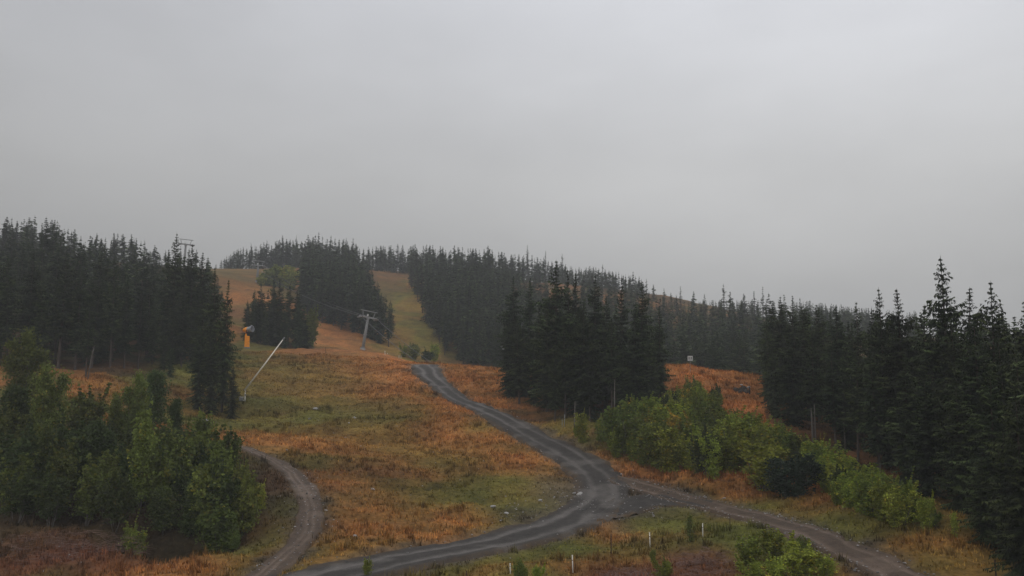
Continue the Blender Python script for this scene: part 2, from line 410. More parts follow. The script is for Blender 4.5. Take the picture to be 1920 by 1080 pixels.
# ---------------------------------------------------------------- the hillside sheet
def axis(parts):
    o = []
    for a, b, st in parts: o.append(np.arange(a, b, st))
    o.append(np.array([parts[-1][1]])); return np.concatenate(o)
gx = np.concatenate([-np.geomspace(620, 96, 26), axis([(-92, -60, 1.4), (-60, 46, .62), (46, 92, 1.4)]), np.geomspace(96, 620, 26)])
gy = axis([(-60, 44, 6.0), (44, 160, .62), (160, 215, 1.1), (215, 460, 2.6), (460, 900, 18)])
GX, GY = np.meshgrid(gx, gy); fx, fy = GX.ravel(), GY.ravel()
rd0 = road_dist(fx, fy)
V = np.stack([fx, fy, terrain(fx, fy, rd0)], 1)
nx, ny = len(gx), len(gy)
ii = (np.arange(ny - 1)[:, None] * nx + np.arange(nx - 1)[None]).ravel()
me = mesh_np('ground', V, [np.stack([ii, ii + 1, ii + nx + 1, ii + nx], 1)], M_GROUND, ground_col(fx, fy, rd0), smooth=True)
link('ground', me, kind='structure')

def strip(name, Q, mat, across=22, ruts=(.48,), depth=.05, lift=.05):
    n = len(Q); T = np.gradient(Q[:, :2], axis=0); T /= np.linalg.norm(T, axis=1)[:, None]; Nn = np.stack([-T[:, 1], T[:, 0]], 1)
    us = np.linspace(-1, 1, across); s_ = np.concatenate([[0], np.cumsum(np.linalg.norm(np.diff(Q[:, :2], axis=0), axis=1))])
    X = Q[:, None, 0] + Nn[:, None, 0] * us[None] * (Q[:, 2, None] * .84 + .42); Y = Q[:, None, 1] + Nn[:, None, 1] * us[None] * (Q[:, 2, None] * .84 + .42)
    U = np.broadcast_to(us[None], X.shape); x, y, u = X.ravel(), Y.ravel(), U.ravel()
    wob = .30 * (vnoise(x / 5, y / 5, 31) - .5) + .10 * (vnoise(x / 1.2, y / 1.2, 30) - .5)
    rut = np.zeros_like(u)
    for r in ruts: rut = np.maximum(rut, np.exp(-((np.abs(u + wob) - r) / .11) ** 2))
    edge = sst(.74, 1.0, np.abs(u) + .42 * (vnoise(x / 2.3, y / 2.3, 33) - .5) + .22 * (vnoise(x / .7, y / .7, 34) - .5))
    z = tps(x, y) + lift - depth * rut - .38 * edge + .07 * (vnoise(x / 1.6, y / 1.6, 35) - .5) + .05 * (vnoise(x / .6, y / .6, 36) - .5)
    k = np.arange(n)
    wear_glint = rut * (.35 + 1.1 * vnoise(x / 4.5, y / 4.5, 38)) + .55 * sst(.62, .8, vnoise(x / 2.2, y / 1.6, 39)) ; wear_glint = np.clip(wear_glint, 0, 1)  # rut wear plus pale puddle patches, their glint painted into the colour
    col = np.stack([wear_glint, sst(.55, .95, np.abs(u)), np.zeros_like(u)], 1)
    ii = (np.arange(n - 1)[:, None] * across + np.arange(across - 1)[None]).ravel()
    me = mesh_np(name, np.stack([x, y, z], 1), [np.stack([ii, ii + 1, ii + across + 1, ii + across], 1)], mat, col, smooth=True)
    return link(name, me, kind='structure')
strip('gravel_road', ROAD, M_ROAD, 34, (.36,))
strip('dirt_track', TRACK, M_TRACK, 20, (.45,), .06, .045)
strip('gravel_turnout', APRON, M_ROAD, 26, (), .0, .03)
strip('footpath', PATH, M_TRACK, 18, (.2, .95), .05, .04)

# ---------------------------------------------------------------- spruces
def spruce_mesh(name, seed, H=16.0, R=2.1, base=.10, dens=1.0, lod=0, ragged=.35, spire=.82, lean=0.0):
    """Crown of drooping boughs with hanging twigs; returns (trunk mesh, crown mesh)."""
    r = random.Random(seed); V = []; T = []; Cc = []
    def tri(a, b, c, col):
        i = len(V); V.extend((a, b, c)); T.append((i, i + 1, i + 2)); Cc.extend((col, col, col))
    z = base * H
    step = (.26, .42, .62)[lod] / dens
    while z < H * .985:
        t = z / H
        rr = R * min(1.0, (2.05, 1.8, 1.6)[lod] * (1 - t)) ** spire
        rr *= .55 + .45 * min(1, (t - base) / .10 + .35)
        nb = (8, 8, 6)[lod] if t < .8 else (7, 7, 4)[lod]
        for _ in range(nb):
            if r.random() < (.13 if t < .6 else .15): continue
            az = r.uniform(0, 2 * math.pi); Lb = max(.13, rr * (.84 + .32 * math.sin(z * 2.3 + seed + 1.5 * math.sin(az + seed))) * (1 - ragged * r.random() ** 1.5) * (1.22 if r.random() < .10 else 1))
            zz = z + r.uniform(-.5, .5) * step * (1 if t < .6 else .35)
            el = math.radians((-30 + 58 * t ** 1.6) + r.uniform(-9, 9))
            dx, dy = math.cos(az), math.sin(az); px_, py_ = -dy, dx
            nn = max(2, int(Lb / (.24, .42, .95)[lod]) + 1)
            pts = []
            for k in range(nn + 1):
                s = k / nn; q = Lb * s
                pts.append(Vector((dx * q * math.cos(el) , dy * q * math.cos(el), zz + q * math.sin(el) + .16 * Lb * s ** 2.4 - .10 * Lb * s)))
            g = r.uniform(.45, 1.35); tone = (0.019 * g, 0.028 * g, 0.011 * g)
            tip = (0.052 * g, 0.068 * g, 0.023 * g)  # paler outer twigs, bough highlights put into their colour
            for k in range(nn):
                a, b = pts[k], pts[k + 1]; s = (k + .5) / nn
                wd = (.22, .48, .8)[lod] * (1.1 - .6 * s) * min(1, (.28, .34, .30)[lod] + Lb / 1.5)
                if lod < 2 or True:
                    off = Vector((px_ * wd, py_ * wd, 0))
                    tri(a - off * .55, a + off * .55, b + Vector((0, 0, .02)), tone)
                for sg in ((-1, 1, -1, 1) if lod == 0 else (-1, 1)):
                    if r.random() < .12: continue
                    ll = (.60, .80, 1.10)[lod] * (1.0 - .45 * s) * r.uniform(.6, 1.25) * min(1, (.20, .26, .22)[lod] + Lb / 1.6)
                    base_p = a.lerp(b, r.random()); fwd = r.uniform(.25, .8)
                    d_ = Vector((px_ * sg + dx * fwd, py_ * sg + dy * fwd, 0)).normalized()
                    end = base_p + d_ * ll + Vector((0, 0, -ll * r.uniform(.12, .75)))
                    wv = Vector((dx, dy, -.25)) * ((.078, .21, .46)[lod] * r.uniform(.8, 1.3) * min(1, (.36, .42, .34)[lod] + Lb / 1.4))
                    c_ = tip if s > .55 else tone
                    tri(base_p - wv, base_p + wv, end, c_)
                    if lod == 0 and r.random() < .55:
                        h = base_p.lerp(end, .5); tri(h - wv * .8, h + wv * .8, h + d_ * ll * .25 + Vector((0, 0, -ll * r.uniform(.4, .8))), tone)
        z += step * r.uniform(.75, 1.35) * (1.0 if t < .6 else (1.1, .9, .7)[lod])
    # leader
    for k in range((5, 3, 2)[lod]):
        a = r.uniform(0, 6.28); q = Vector((math.cos(a), math.sin(a), 0)) * .07
        tri(Vector((0, 0, H * .93)) - q, Vector((0, 0, H * .93)) + q, Vector((0, 0, H)), (0.03, .043, .019))
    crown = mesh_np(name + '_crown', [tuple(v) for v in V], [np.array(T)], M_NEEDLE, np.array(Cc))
    m = MB(); zs = [-.5, .3, H * .3, H * .6, H * .93]; rs = [H * .0155, H * .0125, H * .0095, H * .006, .015]
    m.path([(0, 0, q) for q in zs], rs, 7)
    # dead snags on the lower stem
    for k in range((26, 10, 0)[lod]):
        zz = r.uniform(.06, max(.12, base + .05)) * H; a = r.uniform(0, 6.28); l_ = r.uniform(.4, 1.3)
        m.tube((0, 0, zz), (math.cos(a) * l_, math.sin(a) * l_, zz - l_ * .25), .022, .006, 3, False)
    return m.mesh(name + '_trunk', M_BARK, True), crown

NEAR = [spruce_mesh('near_spruce', 100 + i, 16, (2.6, 2.3, 2.9, 2.3, 2.7, 2.1, 2.5)[i], (.06, .20, .04, .26, .10, .30, .16)[i], (1.0, 1.0, .95, .85, 1.0, .9, .9)[i], 0,
                    (.35, .45, .3, .5, .4, .5, .4)[i], (.95, .92, 1.02, .88, 1.0, .92, .95)[i]) for i in range(7)]
MID = [spruce_mesh('mid_spruce', 200 + i, 15, (2.5, 2.2, 2.8, 2.1, 2.4, 2.0)[i], (.05, .14, .04, .2, .08, .22)[i], 1.0, 1, (.35, .45, .3, .5, .4, .55)[i],
                   (1.0, .92, 1.05, .9, 1.0, .95)[i]) for i in range(6)]
FAR = [spruce_mesh('far_spruce', 300 + i, 13, (2.4, 2.1, 2.7, 1.9, 1.7)[i], (.03, .05, .03, .10, .12)[i], (1.0, 1.0, 1.0, .85, .8)[i], 2, (.35, .45, .3, .5, .5)[i],
                   (1.0, .95, 1.05, 1.0, 1.0)[i]) for i in range(5)]
THIN = [spruce_mesh('thin_spruce', 400 + i, 15, 1.75, .10, .8, 1, .6, .9) for i in range(3)]

TREES = []      # dicts
def add_tree(x, y, h, zone, hero=None, kind=None, wide=1.0, bare=False):
    TREES.append(dict(x=x, y=y, z=gz(x, y), h=h, zone=zone, hero=hero, kind=kind, wide=wide, bare=bare))
def top_h(x, y, py_top):
    """height of a tree standing at (x, y) whose tip is seen at photo row py_top"""
    v = (540 - py_top) / F
    return ZC + y * (sP + v * cP) / (cP - v * sP) - gz(x, y)
def hero(px, d, py_top, zone, label=None, kind=None, wide=1.0, bare=False):
    x = (px - 960) / F * d * 1.0
    # two refinements so that the tip, not the foot, stands over px
    z = ZC + d * (700 - py_top) / F
    k = (d * cP + (z - ZC) * sP); x = (px - 960) / F * k
    h = top_h(x, d, py_top)
    if h > 2: add_tree(x, d, h, zone, label, kind, wide, bare)

# right forest
hero(1770,72,472,'right','tallest spruce on the right skyline, its pointed tip far above its neighbours','n0',1.0)
hero(1855,66,523,'right','broad full spruce second highest on the right skyline, right of the tallest one','n2',1.15)
hero(1653,80,533,'right','spruce with narrow spire, left one of the matching pair left of the tallest spruce','n0',.95)
hero(1689,78,537,'right','spruce with narrow spire, right one of the matching pair left of the tallest spruce','n4',.95)
hero(1800,76,535,'right','spruce half merged with the tallest right spruce, just behind its right shoulder','n4',1.1)
hero(1608,88,562,'right','small pointed spruce standing alone left of the paired spires on the right skyline','n1',.9)
hero(1628,92,572,'right','thin spruce tip tucked close beside the small pointed spruce on the right skyline','n5',.8)
hero(1722,84,568,'right','lower spruce filling the gap between the paired spires and the tallest right spruce','n6',1.0)
hero(1895,72,567,'right','small spruce tip right of the broad full spruce on the right skyline','n1',.8)
hero(1922,62,560,'right','spruce cut by the right picture edge behind the broad full spruce','n4',1.0)
hero(1565,96,570,'right','spruce with a forked looking double tip left of the small pointed spruce','n6',.9)
hero(1528,100,567,'right','dark spruce left of the forked looking one on the right forest skyline','n1',.9)
hero(1480,108,550,'right','tall spruce nearest the front corner where the right forest meets the meadow','n4',.9)
hero(1458,112,552,'right','leftmost tall spruce of the right forest, beside the open orange slope','n0',.85)
hero(1438,108,600,'right','short spruce at the left foot of the right forest','n2',.9)
for px, d, py, k in [(1850,55,680,'n2'),(1790,60,700,'n0'),(1905,52,640,'n4'),(1730,66,690,'n2'),(1690,71,660,'n4'),(1640,77,650,'n1'),(1600,82,640,'n5'),(1560,87,640,'n3'),(1520,92,620,'n3'),
                     (1480,97,610,'n2'),(1450,101,640,'n0'),(1940,50,560,'n2'),(1880,60,610,'n0'),(1815,66,620,'n4'),(1745,73,600,'n6'),(1560,90,745,'n2'),(1605,84,750,'n0'),(1648,78,765,'n4'),(1585,87,690,'n2'),(1690,73,770,'n2'),(1740,66,800,'n0'),(1905,47,720,'n2'),(1838,53,840,'n2'),(1500,99,700,'n4'),(1880,51,790,'n2')]:
    hero(px, d, py, 'right', None, k, 1.05)
# central stand
hero(1040,116,483,'central','tallest spruce of the central stand beside the gravel road','n0',.95)
hero(963,136,515,'central','spruce at the left edge of the central stand with sparse upper whorls','n4',.85)
hero(990,132,518,'central','second spruce from the left in the central stand, with a bent looking tip','n1',.85)
hero(1010,126,560,'central','short dark spruce between the two left spires and the tallest central one','n6',.8)
hero(1070,118,498,'central','thin spruce with bare stem showing right of the tallest central spruce','n5',.75)
hero(1083,124,510,'central','small tipped spruce just right of the thin bare stemmed one in the central stand','n6',.75)
hero(1112,118,514,'central','full spruce in the middle of the central stand','n2',.8)
hero(1165,117,512,'central','gappy spruce with see through crown on the right half of the central stand','n3',.8)
hero(1200,115,524,'central','last tall spruce on the right end of the central stand','n4',.85)
hero(1236,112,572,'central','slim spruce standing apart at the right of the central stand','n1',.75)
for px, d, py, k in [(955,132,590,'n2'),(985,127,600,'n0'),(1025,114,570,'n4'),(1060,110,590,'n3'),(1095,108,560,'n0'),(1135,112,555,'n6'),(1145,107,590,'n5'),(1185,110,580,'n0'),(1215,110,640,'n2'),
                     (1040,107,650,'n1'),(1105,106,660,'n3'),(1170,107,660,'n2'),(1002,121,640,'n2')]:
    hero(px, d, py, 'central', None, k, .95)
# left front group by the lance
hero(408,121,498,'lance','tallest spruce of the small group left of the snow lance','n1',.8)
hero(424,119,522,'lance','second tallest spruce in the group left of the snow lance, on its right side','n4',.7)
hero(388,124,545,'lance','spruce at the back left of the group beside the snow lance','n6',.85)
hero(375,118,610,'lance','lower spruce at the left front of the group beside the snow lance','n2',.8)
hero(402,116,610,'lance','low front spruce in the middle of the group beside the snow lance','n0',.75)
hero(437,117,682,'lance','small bushy spruce right beside the foot of the snow lance','n2',.85)
# left forest heroes
for px, d, py, lab, k in [(330,150,433,'tall spruce on the left hillside in front of the half hidden lift tower','n0'),(349,158,462,'thin spruce just right of the half hidden lift tower on the left hillside','n5'),
        (365,152,456,'slim spruce second from the right end of the left skyline','n1'),(382,150,470,'rightmost tall spruce on the left forest skyline','n4'),(318,156,465,'short spruce left of the half hidden lift tower on the left hillside','n6'),
        (88,190,403,'pointed dark spruce that tops the far left skyline','n0'),(105,195,410,'spruce close right of the pointed one topping the far left skyline','n4'),(115,186,428,'lower spruce two right of the pointed one topping the left skyline','n1')]:
    hero(px, d, py, 'left', lab, k, .9)
for px, d, py, k in [(310,136,610,'n2'),(322,132,640,'n0'),(290,138,560,'n4'),(265,135,540,'n3'),(240,133,520,'n1'),(215,131,500,'n5'),(180,130,510,'n3'),(150,129,500,'n1'),(120,128,480,'n5'),
                     (90,128,500,'n3'),(60,128,470,'n4'),(25,128,480,'n1'),(-10,127,460,'n0'),(345,142,540,'n6'),(375,150,520,'n0'),(395,150,540,'n4')]:
    hero(px, d, py, 'left', None, k, .95)
hero(168,123,560,'left','spruce with bare pale trunk at the front of the left forest','n5',.8,True)
# gun stand
for px, d, py, k in [(465,192,560,'n2'),(478,194,540,'n0'),(492,196,528,'n4'),(512,196,516,'n0'),(528,197,522,'n4'),(543,196,530,'n1'),(556,193,540,'n6'),(568,190,575,'n2'),(500,190,570,'n2'),(535,189,575,'n0')]:
    hero(px, d, py, 'gun', None, k, .8)
# slim far spires
for px, d, py in [(1357,300,530),(1369,298,545),(1428,290,535),(1415,292,545),(1441,285,548),(1275,320,536),(1055,380,474),(1022,385,470),(990,400,458),(915,395,458),(1130,370,494),(1117,372,500),(1160,372,507),(1187,372,508),(1142,370,506),(960,402,476),(972,404,478)]:
    hero(px, d, py, 'ridge', None, 't', 1.0)

for px, d, py in [(405,398,494),(415,398,486),(425,399,478),(433,400,474),(456,401,462),(1060,375,512),(1073,374,516),(1092,372,518),(1125,371,513),(1150,371,512),(1173,370,518),(1198,365,525),(1225,355,532),(1258,345,548),(1268,340,552),(440,400,470),(472,405,455),(500,398,450),(533,402,440),(556,400,441),(580,396,446),(598,398,434),(621,400,440),(645,396,448),(662,385,445),(700,400,462),(722,402,460),(745,400,456),(772,398,462),(800,396,457),
                  (826,398,464),(852,395,459),(886,392,466),(940,395,470),(1300,310,545),(1322,305,550),(1398,296,548),(1470,280,552),(1497,280,556),(1520,275,560),(1085,372,500),(1102,370,505),(1212,360,522),(1245,345,540)]:
    hero(px, d, py, 'ridge', None, 'm', random.uniform(.8, 1.1))

def inpoly(px, d, P):
    c = False; j = len(P) - 1
    for i in range(len(P)):
        if (P[i][1] > d) != (P[j][1] > d) and px < (P[j][0] - P[i][0]) * (d - P[i][1]) / (P[j][1] - P[i][1]) + P[i][0]: c = not c
        j = i
    return c
ZONES = {
 'left': ([(-80,126),(100,130),(200,130),(330,136),(340,150),(385,160),(420,200),(425,260),(395,330),(-80,330)],
          [(-80,415),(0,408),(40,402),(70,408),(88,408),(130,432),(150,447),(185,438),(215,438),(245,442),(275,458),(300,474),(330,462),(365,470),(385,480),(400,515),(425,540)], 4.5, (13, 18), .22),
 'gun': ([(458,188),(588,186),(580,212),(465,215)], [(450,600),(465,560),(490,535),(512,522),(530,527),(560,548),(575,590)], 3.2, (11, 16), .3),
 'lift': ([(565,262),(640,248),(742,232),(740,262),(718,330),(692,392),(562,400)], [(555,455),(600,440),(660,455),(690,490),(700,520),(715,545),(742,570)], 3.2, (12, 16), .25),
 'run': ([(832,238),(960,205),(1010,215),(1010,400),(772,400),(768,350),(795,285)], [(770,475),(800,470),(850,470),(915,470),(960,500),(1010,520)], 3.3, (12, 17), .25),
 'central': ([(950,128),(1035,110),(1235,111),(1230,122),(1150,138),(960,146)], [(945,600),(960,565),(1000,580),(1040,545),(1090,560),(1150,575),(1200,570),(1240,630)], 3.0, (12, 16), .3),
 'hollow': ([(1000,205),(1260,178),(1425,158),(1500,175),(1520,320),(1300,345),(1240,360),(1180,365),(1110,360),(1010,345)], [(1000,512),(1060,528),(1100,514),(1150,532),(1200,533),(1230,556),(1260,562),(1290,566),(1355,564),(1430,566),(1510,570)], 4.1, (12, 17), .25),
 'right': ([(1430,109),(1550,93),(1700,75),(1800,65),(1850,57),(2050,48),(2080,130),(1440,160)], [(1420,586),(1460,570),(1530,578),(1600,600),(1650,592),(1700,595),(1770,575),(1810,585),(1850,580),(1920,592)], 3.3, (12, 17), .25),
 'ridge': ([(385,392),(560,405),(700,405),(900,400),(1010,396),(1250,350),(1500,320),(1600,290),(1720,270),(1720,400),(1520,440),(395,450)],
          [(395,505),(420,482),(445,465),(475,458),(500,453),(550,445),(600,440),(640,445),(680,465),(720,462),(760,460),(800,460),(850,463),(915,468),(960,478),(1000,475),(1055,492),(1080,505),(1110,500),(1160,512),(1200,520),(1230,558),(1300,562),(1400,564),(1480,564),(1560,570),(1640,580),(1720,585)], 2.7, (9, 15), .3),
}
occ = {}
def crowded(x, y, r):
    for t in TREES:
        if abs(t['x'] - x) < r and abs(t['y'] - y) < r and (t['x'] - x) ** 2 + (t['y'] - y) ** 2 < r * r: return True
    return False
for zn, (poly, skyl, gap, (h0, h1), jit) in ZONES.items():
    ds = [p[1] for p in poly]; sx = [p[0] for p in skyl]; sy = [p[1] for p in skyl]
    y = min(ds)
    while y < max(ds):
        xa = (min(p[0] for p in poly) - 960) / F * y; xb = (max(p[0] for p in poly) - 960) / F * y
        x = xa
        while x < xb:
            X = x + random.uniform(-.42, .42) * gap; Y = y + random.uniform(-.42, .42) * gap; x += gap
            px = 960 + F * X / Y
            if not inpoly(px, Y, poly): continue
            if crowded(X, Y, gap * .6): continue
            cap = float(np.interp(px, sx, sy)) + (random.random() ** 1.3) * (75 if zn == 'left' else 62 if zn == 'hollow' else 44) - 5 + (2 if zn == 'ridge' else 0)
            hc = top_h(X, Y, cap); h = random.uniform(h0, h1)
            if zn == 'ridge': h = min(hc, h1 * random.choice((.6, .8, .95, 1.1, 1.3)) * random.uniform(.85, 1.15))
            h = min(h, hc)
            if h < 4: continue
            add_tree(X, Y, h, zn)
        y += gap * .9
# drop what nobody can see: paint crowns front to back on a coarse mask
MW, MH = 640, 360
mask = np.zeros((MH, MW), bool)
TREES.sort(key=lambda t: t['y'])
def crown_px(t, shrink):
    x0, y0 = proj(t['x'], t['y'], t['z'] + .5); x1, y1 = proj(t['x'], t['y'], t['z'] + t['h'])
    return x0 / 3, y0 / 3, x1 / 3, y1 / 3, t['h'] * .13 * t['wide'] * F / t['y'] / 3 * shrink
cols_g = np.arange(0, MW)
gtop = np.zeros((MH, MW), bool)
def near_ground_hides(t):
    # rough: rows of the stem hidden behind a nearer crest are not counted
    d = np.linspace(50, t['y'] - 3, 60); X = t['x'] / t['y'] * d
    return float(np.max((tps(X, d) + .3 - ZC) / d))
for t in TREES:
    xa, ya, xb, yb, r = crown_px(t, 1.0)
    lim = near_ground_hides(t); zl = ZC + lim * t['y']; _, yl = proj(t['x'], t['y'], max(zl, t['z'])); yl /= 3
    vis = 0; rows = range(max(0, int(yb)), min(MH, int(min(ya, yl)) + 1)); fill = []
    for row in rows:
        s = (row - yb) / max(ya - yb, 1e-3); cx = xb + (xa - xb) * s; ww = max(.5, r * min(1, 1.3 * s))
        a, b = int(max(0, cx - ww)), int(min(MW, cx + ww + 1))
        if a < b:
            vis += int((~mask[row, a:b]).sum()); k = ww * .62; fill.append((row, int(max(0, cx - k)), int(min(MW, cx + k + 1))))
    t['vis'] = vis
    if vis >= (2 if t['zone'] == 'ridge' else 5 if t['y'] > 170 else 12) or t['hero']:
        for row, a, b in fill: mask[row, a:b] = True
        t['keep'] = True
    else: t['keep'] = False
    t['top_sky'] = False
TREES = [t for t in TREES if t['keep']]
TREES.sort(key=lambda t: (-(t['hero'] is not None), -t['vis']))
print('spruces', len(TREES), {z: sum(t['zone'] == z for t in TREES) for z in set(t['zone'] for t in TREES)})
_u = 'first second third fourth fifth sixth seventh eighth ninth tenth eleventh twelfth thirteenth fourteenth fifteenth sixteenth seventeenth eighteenth nineteenth'.split()
ORD = _u + ['twentieth'] + ['twenty-' + q for q in _u[:9]] + ['thirtieth'] + ['thirty-' + q for q in _u[:9]] + ['fortieth'] + ['forty-' + q for q in _u[:9]] + ['fiftieth'] + ['fifty-' + q for q in _u[:9]] + ['sixtieth'] + ['sixty-' + q for q in _u[:9]] + ['seventieth'] + ['seventy-' + q for q in _u[:9]] + ['eightieth'] + ['eighty-' + q for q in _u[:9]]
PLACE = {'left': 'the left hillside forest', 'gun': 'the orange snow gun stand', 'lift': 'the forest behind the tower', 'run': 'the forest beside the run',
         'central': 'the central roadside stand', 'hollow': 'the misty forest behind the knoll', 'right': 'the dark right forest', 'ridge': 'the misty far ridge',
         'lance': 'the group left of the snow lance', 'shrubs': 'the willow thicket'}
GROUPN = {k: 'spruces in ' + v for k, v in PLACE.items()}
IND = TREES[:296]; REST = TREES[296:]
byz = {}
for t in IND: byz.setdefault(t['zone'], []).append(t)
for zn, ts in byz.items():
    # nearest row: those with no other tree of the stand close in front of them
    fr = []; 
    for t in ts:
        if t['hero']: continue
        px = proj(t['x'], t['y'], t['z'])[0]; t['px'] = px
        if not any(u is not t and u['y'] < t['y'] - 1 and abs(proj(u['x'], u['y'], u['z'])[0] - px) < .11 * u['h'] * F / u['y'] for u in ts): fr.append(t)
    fr.sort(key=lambda t: t['px'])
    for i, t in enumerate(fr[:20]): t['hero'] = 'spruce %s from the left in the front row of %s' % (ORD[i], PLACE[zn])
    bk = sorted([t for t in ts if not t['hero']], key=lambda t: proj(t['x'], t['y'], t['z'] + t['h'])[1])
    tips = sorted(bk[:min(len(bk), 20 if zn != 'ridge' else 20)], key=lambda t: t['px'])
    for i, t in enumerate(tips): t['hero'] = 'spruce with %s high tip from the left, rear of %s' % (ORD[i], PLACE[zn])
    deep = sorted(bk[20:], key=lambda t: t['px'])
    for i, t in enumerate(deep): t['hero'] = 'crowded spruce, %s from the left of those deep in %s' % (ORD[min(i, 58)], PLACE[zn])
def pick(t):
    k = t['kind']
    if k and k[0] == 'n': return NEAR[int(k[1])], 16.0
    if k == 'm': return random.choice(MID), 15.0
    if k == 't': return random.choice(THIN), 15.0
    if t['y'] < 215: return random.choice(NEAR), 16.0
    if t['y'] < 520: return random.choice(MID), 15.0
    return random.choice(FAR), 13.0
for t in IND:
    (tm, cm), H0 = pick(t); s = t['h'] / H0
    sx = s * t['wide'] * random.uniform(.82, 1.25)
    if t['zone'] == 'lance': sx = s * t['wide']
    if t['y'] > 170: sx *= .95
    e_ = empty('spruce_tree', (t['x'], t['y'], t['z'] - .1), (random.gauss(0, .02), random.gauss(0, .02), random.uniform(0, 6.28)))
    e_.scale = (sx, sx, s)
    tag(e_, t['hero'], 'spruce tree', GROUPN[t['zone']])
    tr = link('trunk', tm, e_)
    link('crown', cm, e_)
# the trees past the three hundred that show largest: one far-off wood
if REST:
    VV = []; FF = []; CC = []; off = 0
    pre = []
    for tm, cm in FAR:
        v = np.empty(len(cm.vertices) * 3, np.float32); cm.vertices.foreach_get('co', v); v = v.reshape(-1, 3)
        f = np.empty(len(cm.loops), np.int32); cm.loops.foreach_get('vertex_index', f); f = f.reshape(-1, 3)
        c = np.empty(len(cm.vertices) * 4, np.float32); cm.color_attributes['Col'].data.foreach_get('color', c); c = c.reshape(-1, 4)[:, :3]
        pre.append((v, f, c))
    for t in REST:
        v, f, c = pre[random.randrange(5)]; a = random.uniform(0, 6.28); s = t['h'] / 13.0; sx = s * t['wide'] * random.uniform(.95, 1.4)
        R_ = np.array([[math.cos(a), -math.sin(a), 0], [math.sin(a), math.cos(a), 0], [0, 0, 1]])
        q = (v * np.array([sx, sx, s])) @ R_.T + np.array([t['x'], t['y'], t['z'] - .1])
        VV.append(q); FF.append(f + off); CC.append(c * random.uniform(.7, 1.3)); off += len(v)
    link('distant_wood', mesh_np('distant_wood', np.vstack(VV), [np.vstack(FF)], M_NEEDLE, np.vstack(CC)), kind='stuff')

# bare pale stems standing at the forest edges
def snag(px, py, py_top, rad, label, lean=0.0):
    g = ground(px, py); h = max(1.0, top_h(g.x, g.y, py_top)); e_ = empty('bare_trunk', (g.x, g.y, gz(g.x, g.y) - .05))
    tag(e_, label, 'tree trunk', 'bare pale stems at the forest edge')
    m = MB(); m.path([(0, 0, -.3), (lean * h * .3, 0, h * .33), (lean * h * .55, .05, h * .66), (lean * h, .1, h)], [rad, rad * .9, rad * .75, rad * .45], 7); m.build('stem', M_DEADBARK, e_, True)
    for k in range(5):
        a = random.uniform(0, 6.28); z = h * random.uniform(.5, .95); l_ = random.uniform(.3, .8)
        b = MB(); b.tube((lean * z, .05, z), (lean * z + math.cos(a) * l_, .05 + math.sin(a) * l_, z + random.uniform(-.15, .2)), .025, .008, 4, False); b.build('dead_branch', M_DEADBARK, e_)
snag(164,714,648,.085,'bare pale trunk leaning right in front of the left forest',.14)
snag(1077,806,752,.09,'tall bare pale trunk right of the two white posts by the central stand',.03)
snag(1152,800,712,.095,'bare grey trunk rising from the willows under the central stand',.02)
snag(1524,838,764,.09,'left one of two close bare trunks at the right forest edge')
snag(1530,836,758,.09,'right one of two close bare trunks at the right forest edge')
snag(1585,850,790,.085,'bare trunk in the shade right of the two close trunks at the forest edge')

